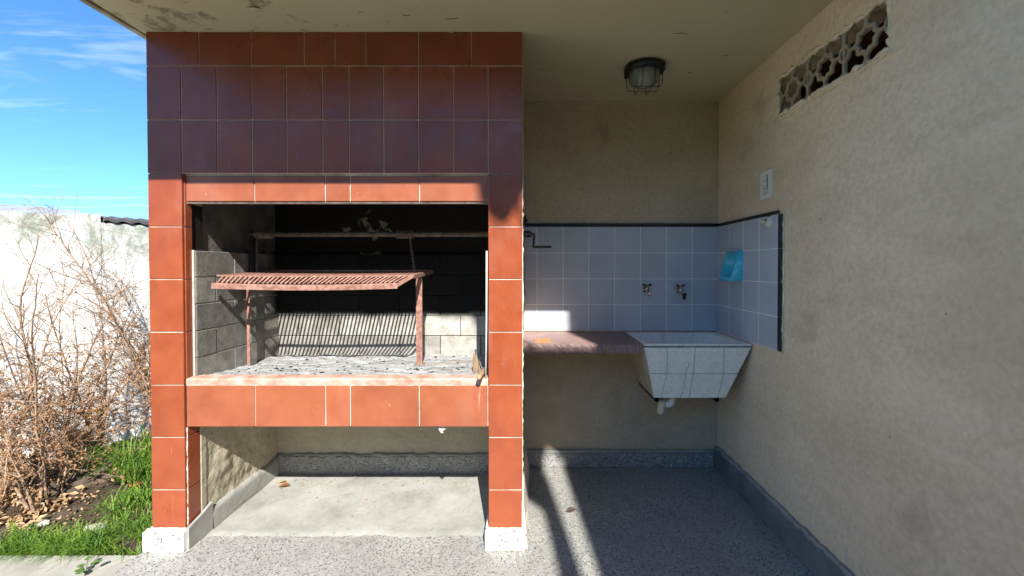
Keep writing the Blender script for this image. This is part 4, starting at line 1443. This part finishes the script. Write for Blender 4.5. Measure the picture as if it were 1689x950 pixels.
# caged bulkhead lamp
def lamp():
    c = Vector((0.549, 2.005, 2.13))
    l = thing('bulkhead_lamp', c, 'black caged bulkhead lamp with ribbed glass on the ceiling', 'lamp')
    V, Fc = lathe_data([(0.085, -0.0005), (0.096, -0.006), (0.096, -0.022), (0.090, -0.030), (0.074, -0.033)], c, 'Z', 40)
    pydata('base', V, Fc, M['lampbase'], l, c, True)
    V, Fc = [], []
    prof = [(0.070, -0.031), (0.070, -0.050), (0.064, -0.072), (0.050, -0.088), (0.028, -0.097), (0.004, -0.099)]
    sides = 72
    for (r, h) in prof:
        for k in range(sides):
            a = 2 * math.pi * k / sides
            rr_ = r * (1 + 0.018 * (k % 3 == 0))
            V.append(c + Vector((rr_ * math.cos(a), rr_ * math.sin(a), h)))
    for i in range(len(prof) - 1):
        for k in range(sides):
            k2 = (k + 1) % sides
            Fc.append((i * sides + k, (i + 1) * sides + k, (i + 1) * sides + k2, i * sides + k2))
    Fc.append(tuple((len(prof) - 1) * sides + k for k in range(sides))[::-1])
    pydata('glass', V, Fc, M['lampglass'], l, c, True)
    V, Fc = lathe_data([(0.012, -0.033), (0.014, -0.045), (0.024, -0.062), (0.026, -0.072), (0.018, -0.084), (0.004, -0.088)], c, 'Z', 16)
    pydata('bulb', V, Fc, M['plastic'], l, c, True)
    rw = 0.0019
    for (ax, off) in (('x', -0.028), ('x', 0.028), ('y', -0.028), ('y', 0.028)):
        prof = [(-0.080, -0.024), (-0.078, -0.085), (-0.070, -0.106), (0.0, -0.108), (0.070, -0.106), (0.078, -0.085), (0.080, -0.024)]
        pts = [c + (Vector((s_, off, h)) if ax == 'x' else Vector((off, s_, h - 0.003))) for s_, h in prof]
        tube('cage_wire', pts, rw, M['blackmetal'], l, 6, loc=c)
    for a in (0.6, 2.5, 3.7, 5.6):
        p = c + Vector((0.096 * math.cos(a), 0.096 * math.sin(a), -0.016))
        V, Fc = lathe_data([(0.007, 0.008), (0.007, -0.014), (0.004, -0.018)], p, 'Z', 10)
        pydata('screw_lug', V, Fc, M['lampbase'], l, p)


lamp()

# ------------------------------------------------------------------ garden wall
GW0, GWD = Vector((-2.545, 2.75)), Vector((0.36, 0.57)).normalized()
GWN = Vector((GWD.y, -GWD.x))


def wall_box(name, s0, s1, t0, t1, z0, z1, mat, parent, extra=0):
    V = []
    for s_ in (s0, s1):
        for t_ in (t0, t1):
            p = GW0 + GWD * s_ + GWN * t_
            for z in (z0, z1):
                V.append(Vector((p.x, p.y, z)))
    Fc = [(0, 1, 3, 2), (4, 6, 7, 5), (0, 4, 5, 1), (2, 3, 7, 6), (0, 2, 6, 4), (1, 5, 7, 3)]
    return pydata(name, V, Fc, mat, parent, (V[0] + V[7]) / 2)


gw = thing('garden_wall', (-2.6, 2.7, 0), 'whitewashed garden wall behind the bare shrubs', 'wall')
# positions along the wall: s = 0 near the barbecue, negative towards the viewer
SP0, SP1 = -0.289, -0.209
wall_box('wall', -4.2, SP0, -0.15, 0.0, -0.1, 1.474, M['white'], gw)
wall_box('coping', -4.2, SP0, -0.17, -0.05, 1.474, 1.512, M['coping'], gw)
wall_box('pier', SP0, SP1, -0.20, 0.003, -0.1, 1.493, M['white'], gw)
wall_box('wall', SP1, 3.0, -0.15, 0.0, -0.1, 1.444, M['white'], gw)
cor = thing('corrugated_sheet', (-2.5, 2.8, 1.45), 'dark corrugated sheet laid along the garden wall top', 'roof sheet')
V, Fc = [], []
nn = 420
for i in range(nn + 1):
    s_ = SP1 + 0.01 + (3.0 - SP1 - 0.02) * i / nn
    dz = 0.006 * math.sin(i * 0.66)
    for (t_, z) in ((-0.22, 1.503), (0.012, 1.474), (0.012, 1.453), (-0.22, 1.48)):
        p = GW0 + GWD * s_ + GWN * t_
        V.append((p.x, p.y, z + dz))
for i in range(nn):
    for k in range(4):
        a, b_ = i * 4 + k, i * 4 + (k + 1) % 4
        Fc.append((a, b_, b_ + 4, a + 4))
pydata('sheet', V, Fc, M['sheet'], cor, (-2.8, 3.15, 1.5))
wall_box('batten', SP1 + 0.01, 3.0, -0.12, -0.06, 1.4445, 1.462, M['wood'], cor)


# ------------------------------------------------------------------ shrubs
def rvec(rnd):
    while True:
        v = Vector((rnd.uniform(-1, 1), rnd.uniform(-1, 1), rnd.uniform(-1, 1)))
        if 0.05 < v.length < 1:
            return v.normalized()


def shrub(name, base, label, stems, rnd, height, lean, spread, leaf_z, leaf_rate, sub=5, rad=0.006, wob=0.10, group=None, twig_droop=0.0):
    root = thing(name, base, label, 'shrub', group)
    tubes = []
    leaves_v, leaves_f = [], []
    base = Vector(base)

    def leaf(p, size):
        d = rvec(rnd); d.z -= 0.3; d.normalize()
        s_ = d.orthogonal().normalized()
        s_ = (Matrix.Rotation(rnd.uniform(0, 6.28), 3, d) @ s_)
        n_ = d.cross(s_)
        o = len(leaves_v)
        leaves_v.extend([p, p + d * size * 0.5 + s_ * size * 0.27 + n_ * size * 0.1, p + d * size, p + d * size * 0.5 - s_ * size * 0.27 + n_ * size * 0.1])
        leaves_f.append((o, o + 1, o + 2)); leaves_f.append((o, o + 2, o + 3))

    def grow(p, d, length, r, level):
        n = max(4, int(length / 0.05))
        pts, rads = [p.copy()], [r]
        step = length / n
        for i in range(n):
            d = (d + rvec(rnd) * wob * (1.0 if level == 0 else 1.8) + Vector((0, 0, 0.03 if level == 0 else -twig_droop))).normalized()
            p = p + d * step
            pts.append(p.copy())
            f_ = (i + 1) / n
            rads.append(max(r * (1 - 0.75 * f_), 0.0008))
            if level < 2:
                for _ in range(sub if level == 0 else 2):
                    if rnd.random() < (0.55 if level == 0 else 0.42) and f_ > 0.12:
                        sd = (d * rnd.uniform(0.3, 0.9) + rvec(rnd) * 0.9).normalized()
                        ln = length * (rnd.uniform(0.10, 0.34) if level == 0 else rnd.uniform(0.2, 0.5)) * (1.1 - 0.6 * f_)
                        if ln > 0.02:
                            grow(p, sd, ln, max(rads[-1] * 0.55, 0.0009), level + 1)
            if level >= 1:
                zz = p.z
                rate = leaf_rate * max(0.0, min(1.0, (leaf_z[1] - zz) / (leaf_z[1] - leaf_z[0]))) ** 0.8
                k = int(rate) + (1 if rnd.random() < rate - int(rate) else 0)
                for _ in range(k):
                    leaf(p + rvec(rnd) * 0.008, rnd.uniform(0.009, 0.021))
        tubes.append(tube_data(pts, rads, 4 if level else 5, False))

    for k in range(stems):
        a = rnd.uniform(0, 2 * math.pi)
        q = base + Vector((math.cos(a) * spread[0] * rnd.random(), math.sin(a) * spread[1] * rnd.random(), -0.03))
        d = Vector((lean[0] + rnd.gauss(0, 0.24), lean[1] + rnd.gauss(0, 0.16), 1)).normalized()
        grow(q, d, height * rnd.uniform(0.55, 1.0), rad * rnd.uniform(0.6, 1.1), 0)
    V, Fc = join(tubes)
    tag(pydata('branches', V, Fc, M['twig'], root, base, True), kind='stuff')
    if leaves_v:
        tag(pydata('leaves', leaves_v, leaves_f, M['deadleaf'], root, base), kind='stuff')
    return root


shrub('bare_shrub', (-2.44, 2.02, 0.04), 'big bare shrub with many small brown leaves at left edge', 13, random.Random(5), 1.42, (-0.06, 0.0), (0.30, 0.18), (0.15, 0.80), 1.7, sub=4, rad=0.0085)
shrub('bare_shrub', (-2.36, 2.26, 0.05), 'slender upright bare shrub in front of the white garden wall', 5, random.Random(9), 1.25, (-0.04, 0.0), (0.14, 0.06), (0.20, 0.70), 0.5, sub=3, rad=0.0075)
shrub('bare_shrub', (-2.06, 2.40, 0.06), 'bare twiggy shrub leaning out from behind the left pillar', 7, random.Random(17), 1.62, (-0.14, 0.0), (0.08, 0.10), (0.55, 1.15), 0.6, sub=4, rad=0.0085)

# thick dark trunk stubs at the foot of the big shrub
st = thing('shrub_stump', (-2.33, 2.08, 0.05), 'dark gnarled low stump at the foot of the brown shrub', 'stump')
for k, (dx, dy, dz) in enumerate(((0.20, 0.10, 0.14), (-0.15, 0.02, 0.20), (0.08, 0.14, 0.25), (0.30, 0.14, 0.10))):
    p = Vector((-2.36, 2.06, 0.03))
    tube('stem', [p, p + Vector((dx * 0.4, dy * 0.4, dz * 0.25)), p + Vector((dx * 0.75, dy * 0.7, dz * 0.6)), p + Vector((dx, dy, dz))], [0.030, 0.026, 0.019, 0.011], M['bark'], st, 8)


# ------------------------------------------------------------------ grass, litter, stones
def blade(rnd, p, h, w_, out_v, out_f, lean=0.5):
    a = rnd.uniform(0, 2 * math.pi)
    d = Vector((math.cos(a), math.sin(a), 0))
    s_ = Vector((-d.y, d.x, 0)) * w_
    l = rnd.uniform(0.15, lean) * h
    p = Vector(p)
    o = len(out_v)
    q1 = p + Vector((0, 0, h * 0.5)) + d * l * 0.3
    q2 = p + Vector((0, 0, h * rnd.uniform(0.75, 0.95))) + d * l
    q3 = p + Vector((0, 0, h * rnd.uniform(0.55, 1.0))) + d * l * 1.8
    out_v.extend([p - s_, p + s_, q1 - s_ * 0.85, q1 + s_ * 0.85, q2 - s_ * 0.55, q2 + s_ * 0.55, q3])
    out_f.extend([(o, o + 1, o + 3, o + 2), (o + 2, o + 3, o + 5, o + 4), (o + 4, o + 5, o + 6)])


def grass_border():
    rnd = random.Random(3)
    V, Fc = [], []
    for _ in range(5200):
        x = rnd.uniform(-3.2, -1.56)
        yy = 1.695 + abs(rnd.gauss(0, 0.034))
        if x > -1.95:
            yy = 1.695 + abs(rnd.gauss(0, 0.034 + 0.11 * (x + 1.95) / 0.35))
        dens = noise.noise(Vector((x * 5, yy * 5, 11)))
        if dens < -0.05 - 0.4 * (yy < 1.71):
            continue
        blade(rnd, (x, yy, soil_z(x, yy) - 0.005), rnd.uniform(0.03, 0.10), rnd.uniform(0.0014, 0.0030), V, Fc, 1.1)
    tag(pydata('grass_border', V, Fc, M['grass'], None, (-2.4, 1.75, 0)), 'short bright green grass along the concrete path edge', 'grass', kind='stuff')


grass_border()


def tuft(x, y, n, h, r, label, seed):
    rnd = random.Random(seed)
    V, Fc = [], []
    z0 = soil_z(x, y)
    for _ in range(n):
        a, q = rnd.uniform(0, 6.28), r * math.sqrt(rnd.random())
        blade(rnd, (x + q * math.cos(a), y + q * math.sin(a), z0 - 0.01), h * rnd.uniform(0.5, 1.0), rnd.uniform(0.002, 0.0038), V, Fc, 1.0)
    o = pydata('grass_tuft', V, Fc, M['grass'], None, (x, y, z0))
    tag(o, label, 'grass', 'grass tufts in the soil bed')


tuft(-2.06, 2.20, 300, 0.25, 0.12, 'tall grass tuft behind the red bud beside the white wall', 1)
tuft(-1.90, 2.18, 200, 0.24, 0.10, 'tall grass tuft touching the left barbecue pillar', 2)
tuft(-1.90, 1.96, 170, 0.12, 0.10, 'low grass tuft on bare soil below the red bud', 4)


def leaf_litter():
    rnd = random.Random(8)
    V, Fc = [], []
    for _ in range(900):
        if rnd.random() < 0.6:
            x, y = rnd.gauss(-2.36, 0.22), 1.80 + abs(rnd.gauss(0.10, 0.16))
        else:
            x, y = rnd.uniform(-2.9, -1.6), rnd.uniform(1.8, 2.6)
        if x > -1.6 or y < 1.76:
            continue
        s_ = rnd.uniform(0.008, 0.024) if x < -2.2 else rnd.uniform(0.004, 0.011)
        d = rvec(rnd); d.z *= 0.35; d.normalize()
        t_ = d.orthogonal().normalized()
        n_ = d.cross(t_)
        if abs(n_.z) < 0.5:
            t_, n_ = n_, t_
        p = Vector((x, y, soil_z(x, y) + rnd.uniform(0.004, 0.03)))
        o = len(V)
        V.extend([p - d * s_, p - d * s_ * 0.2 + t_ * s_ * 0.5 + n_ * s_ * 0.2, p + d * s_, p - d * s_ * 0.2 - t_ * s_ * 0.5 + n_ * s_ * 0.2, p])
        Fc.extend([(o, o + 1, o + 4), (o + 1, o + 2, o + 4), (o + 2, o + 3, o + 4), (o + 3, o, o + 4)])
    tag(pydata('leaf_litter', V, Fc, M['litter'], None, (-2.3, 1.95, 0.04)), 'pale brown dead leaves covering the soil under the shrub', 'leaves', kind='stuff')


leaf_litter()


def soil_clods():
    rnd = random.Random(14)
    datas = []
    for _ in range(900):
        x, y = rnd.uniform(-3.0, -1.58), rnd.uniform(1.76, 2.6)
        s_ = rnd.uniform(0.003, 0.011)
        v, f = box_data(-s_, s_, -s_ * rnd.uniform(.6, 1.2), s_, -s_ * .7, s_ * .7)
        rot = Matrix.Rotation(rnd.uniform(0, 6), 3, 'Z') @ Matrix.Rotation(rnd.uniform(-1, 1), 3, 'X') @ Matrix.Rotation(rnd.uniform(-1, 1), 3, 'Y')
        datas.append(([rot @ (p * rnd.uniform(.75, 1.15)) + Vector((x, y, soil_z(x, y) + s_ * 0.3)) for p in v], f))
    V, Fc = join(datas)
    tag(pydata('soil_clods', V, Fc, M['soil'], None, (-2.2, 2.0, 0.04)), 'small dark clods of loose soil in the garden bed', 'soil', kind='stuff')


soil_clods()


def stone(x, y, s_, label, seed):
    rnd = random.Random(seed)
    bm = bmesh.new()
    bmesh.ops.create_icosphere(bm, subdivisions=2, radius=1)
    for v in bm.verts:
        k = 1 + 0.25 * noise.noise(v.co * 1.7 + Vector((seed, 0, 0)))
        v.co = Vector((v.co.x * s_[0] * k, v.co.y * s_[1] * k, v.co.z * s_[2] * k))
    me = bpy.data.meshes.new('stone'); bm.to_mesh(me); bm.free()
    o = mesh_obj('stone', me, M['stone'], (x, y, soil_z(x, y) + s_[2] * 0.35))
    tag(o, label, 'stone', 'pale stones in the soil bed')


stone(-2.20, 1.86, (0.030, 0.018, 0.014), 'small pale stone on soil behind the grass strip left', 2)
stone(-1.94, 1.84, (0.060, 0.025, 0.018), 'long flat pale stone half buried in grass near the pillar', 3)

# fallen bud
bx, by = -1.985, 2.07
bz = soil_z(bx, by)
bud = thing('fallen_bud', (bx, by, bz), 'red and orange fallen bud on soil under the tall grass', 'bud')
for k in range(6):
    a = k * math.pi / 3
    c = Vector((bx, by, bz + 0.018))
    d = Vector((math.cos(a), math.sin(a), 0.25)).normalized()
    u = Vector((-d.y, d.x, 0))
    V = [c, c + d * 0.014 + u * 0.011 + Vector((0, 0, 0.006)), c + d * 0.026 + Vector((0, 0, 0.012)), c + d * 0.014 - u * 0.011 + Vector((0, 0, 0.006)), c + d * 0.013 + Vector((0, 0, -0.010))]
    pydata('petal', V, [(0, 1, 4), (1, 2, 4), (2, 3, 4), (3, 0, 4), (0, 3, 2, 1)], M['petal'], bud, c)


# ------------------------------------------------------------------ small litter on the floor
def dead_leaf(x, y, s_, ang, label, mat='bark', z=0.002):
    n = 10
    V = []
    for k in range(n + 1):
        f_ = k / n
        w_ = 0.34 * math.sin(math.pi * f_) ** 0.8
        cz = 0.16 * math.sin(math.pi * f_) + 0.10 * f_
        V += [((f_ - 0.5) * s_, -w_ * s_, cz * s_ + 0.05 * s_), ((f_ - 0.5) * s_, 0, cz * s_ - 0.05 * s_ + 0.06 * s_), ((f_ - 0.5) * s_, w_ * s_, cz * s_ + 0.07 * s_)]
    Fc = []
    for k in range(n):
        a = k * 3
        Fc += [(a, a + 3, a + 4, a + 1), (a + 1, a + 4, a + 5, a + 2)]
    rot = Matrix.Rotation(ang, 3, 'Z')
    o = pydata('dead_leaf', [rot @ Vector(v) + Vector((x, y, z)) for v in V], Fc, M[mat], None, (x, y, z), True)
    tag(o, label, 'leaf', 'dead leaves on the floor')


dead_leaf(0.196, 1.965, 0.05, 0.25, 'dark dead leaf lying in the sunlit strip of terrazzo', 'bark')
dead_leaf(-1.300, 2.18, 0.055, 0.1, 'curled brown leaf on the grey floor under the hearth', 'deadleaf', 0.006)
dead_leaf(-1.335, 2.225, 0.035, 0.6, 'small pale curled leaf beside the brown one under the hearth', 'litter', 0.006)
# strip of peeled paint hanging from the edge under the hearth
V = [(-0.385, 1.735, 0.506), (-0.365, 1.737, 0.506), (-0.35, 1.738, 0.506), (-0.381, 1.730, 0.488), (-0.366, 1.733, 0.482), (-0.350, 1.734, 0.492), (-0.372, 1.727, 0.476), (-0.362, 1.729, 0.474)]
o = pydata('peeling_paint', V, [(0, 1, 4, 3), (1, 2, 5, 4), (3, 4, 7, 6)], M['paint'], bbq, (-0.37, 1.735, 0.5))


def weed(x, y, label, seed):
    rnd = random.Random(seed)
    w_ = thing('weed', (x, y, 0.0), label, 'weed')
    for k in range(9):
        a = rnd.uniform(0, 6.28)
        r0 = rnd.uniform(0.012, 0.04)
        c = Vector((x + r0 * math.cos(a), y + r0 * math.sin(a), rnd.uniform(0.012, 0.035)))
        s_ = rnd.uniform(0.008, 0.014)
        n = 8
        V = [c] + [c + Vector((s_ * math.cos(2 * math.pi * i / n), s_ * math.sin(2 * math.pi * i / n), rnd.uniform(-0.003, 0.004))) for i in range(n)]
        pydata('leaf', V, [(0, i, i % n + 1) for i in range(1, n + 1)], M['weed'], w_, c)
        tube('stalk', [(x, y, -0.006), (x + 0.5 * r0 * math.cos(a), y + 0.5 * r0 * math.sin(a), c.z * 0.6), c], 0.0008, M['weed'], w_, 4)


weed(-1.70, 1.575, 'small green weed growing in the path joint', 6)



def floor_debris():
    rnd = random.Random(61)
    datas = []
    for k in range(260):
        q = rnd.random()
        if q < 0.4:
            x, y, z = rnd.uniform(-1.38, -0.2), 2.30 - abs(rnd.gauss(0, 0.10)), 0.006
        elif q < 0.75:
            x, y, z = rnd.uniform(-0.02, 1.06), 2.385 - abs(rnd.gauss(0, 0.09)), 0.001
        else:
            x, y, z = rnd.uniform(-1.3, 1.0), rnd.uniform(1.4, 2.3), 0.005
        s_ = rnd.uniform(0.001, 0.0035)
        v, f = box_data(-s_ * rnd.uniform(1, 3), s_, -s_ * 0.7, s_ * 0.7, 0, s_ * 0.6)
        rot = Matrix.Rotation(rnd.uniform(0, 6.28), 3, 'Z')
        datas.append(([rot @ p + Vector((x, y, z)) for p in v], f))
    V, Fc = join(datas)
    tag(pydata('floor_debris', V, Fc, M['litter'], None, (-0.2, 2.0, 0)), 'tiny dry plant crumbs scattered over the floor', 'debris', kind='stuff')


floor_debris()


# ------------------------------------------------------------------ tree behind the viewer whose shadow crosses the right pillar and floor
def shade_tree():
    YT = -2.2
    k = -YT
    S = lambda xp, zp, dy=0.0: Vector((xp + SX * (k - dy), YT + dy, zp + SZ * (k - dy)))      # follow the sun's ray from the plane y = 0
    t_ = thing('garden_tree', (0.74, YT, -0.01), 'slender leaning garden tree standing behind the viewer', 'tree')
    trunk = [Vector((0.74, YT, -0.02)), Vector((0.79, YT, 1.2)), Vector((0.86, YT, 2.4)), S(0.478, 1.33), S(0.51, 1.66), S(0.54, 2.0), S(0.55, 2.2), S(0.50, 2.40)]
    tube('trunk', trunk, [0.085, 0.07, 0.055, 0.046, 0.042, 0.038, 0.034, 0.026], M['bark'], t_, 10)
    tube('limb', [S(0.50, 2.40), S(0.38, 2.75), S(0.26, 3.05), S(0.1, 3.3)], [0.020, 0.012, 0.010, 0.008], M['bark'], t_, 8)
    rnd = random.Random(77)
    V, Fc = [], []
    regions = [([(0.50, 1.72), (0.57, 2.05), (0.60, 2.25), (0.70, 2.15), (0.76, 2.15), (0.78, 2.560), (0.38, 2.570), (0.35, 2.0), (0.42, 1.83)], 5200),
               ([(0.139, 3.08), (0.162, 2.955), (0.20, 2.88), (0.237, 2.855), (0.265, 2.87), (0.322, 2.955), (0.37, 3.08)], 1500),
               ([(0.0, 3.1), (0.5, 3.1), (0.35, 3.6), (0.1, 3.6)], 900)]

    def inside(x, z, poly):
        c = False
        for i in range(len(poly)):
            (x1, z1), (x2, z2) = poly[i - 1], poly[i]
            if (z1 > z) != (z2 > z) and x < (x2 - x1) * (z - z1) / (z2 - z1) + x1:
                c = not c
        return c

    for poly, n in regions:
        xs = [p[0] for p in poly]; zs = [p[1] for p in poly]
        m = 0
        while m < n:
            x, z = rnd.uniform(min(xs), max(xs)), rnd.uniform(min(zs), max(zs))
            if not inside(x, z, poly):
                continue
            m += 1
            p = S(x, z, rnd.uniform(-0.18, 0.18))
            d = rvec(rnd); s_ = d.orthogonal().normalized(); L_ = rnd.uniform(0.022, 0.036)
            o = len(V)
            V.extend([p - d * L_ * .5, p + s_ * L_ * .4, p + d * L_ * .5, p - s_ * L_ * .4])
            Fc.append((o, o + 1, o + 2, o + 3))
    tag(pydata('crown', V, Fc, M['treeleaf'], t_, S(0.3, 2.4)), kind='stuff')


shade_tree()


def hedge():  # unseen hedge added to hold low sky light off the front tiles
    rnd = random.Random(51)
    h = thing('blocker_hedge', (-3.0, -7.2, 0), 'dark clipped hedge added unseen behind the viewer to block sky light', 'hedge')
    box('hedge_core', -9.0, 3.0, -7.5, -7.05, -0.15, 3.6, M['treeleaf'], h, 0.05)
    V, Fc = [], []
    for _ in range(12000):
        x, z = rnd.uniform(-9, 3), rnd.uniform(0, 3.7)
        p = Vector((x, -7.04 + rnd.uniform(-0.05, 0.06), z))
        d = rvec(rnd); s_ = d.orthogonal().normalized(); L_ = rnd.uniform(0.05, 0.10)
        o = len(V)
        V.extend([p, p + d * L_ * .5 + s_ * L_ * .35, p + d * L_, p + d * L_ * .5 - s_ * L_ * .35])
        Fc.append((o, o + 1, o + 2, o + 3))
    tag(pydata('foliage', V, Fc, M['treeleaf'], h, (-3, -7, 1)), kind='stuff')


hedge()
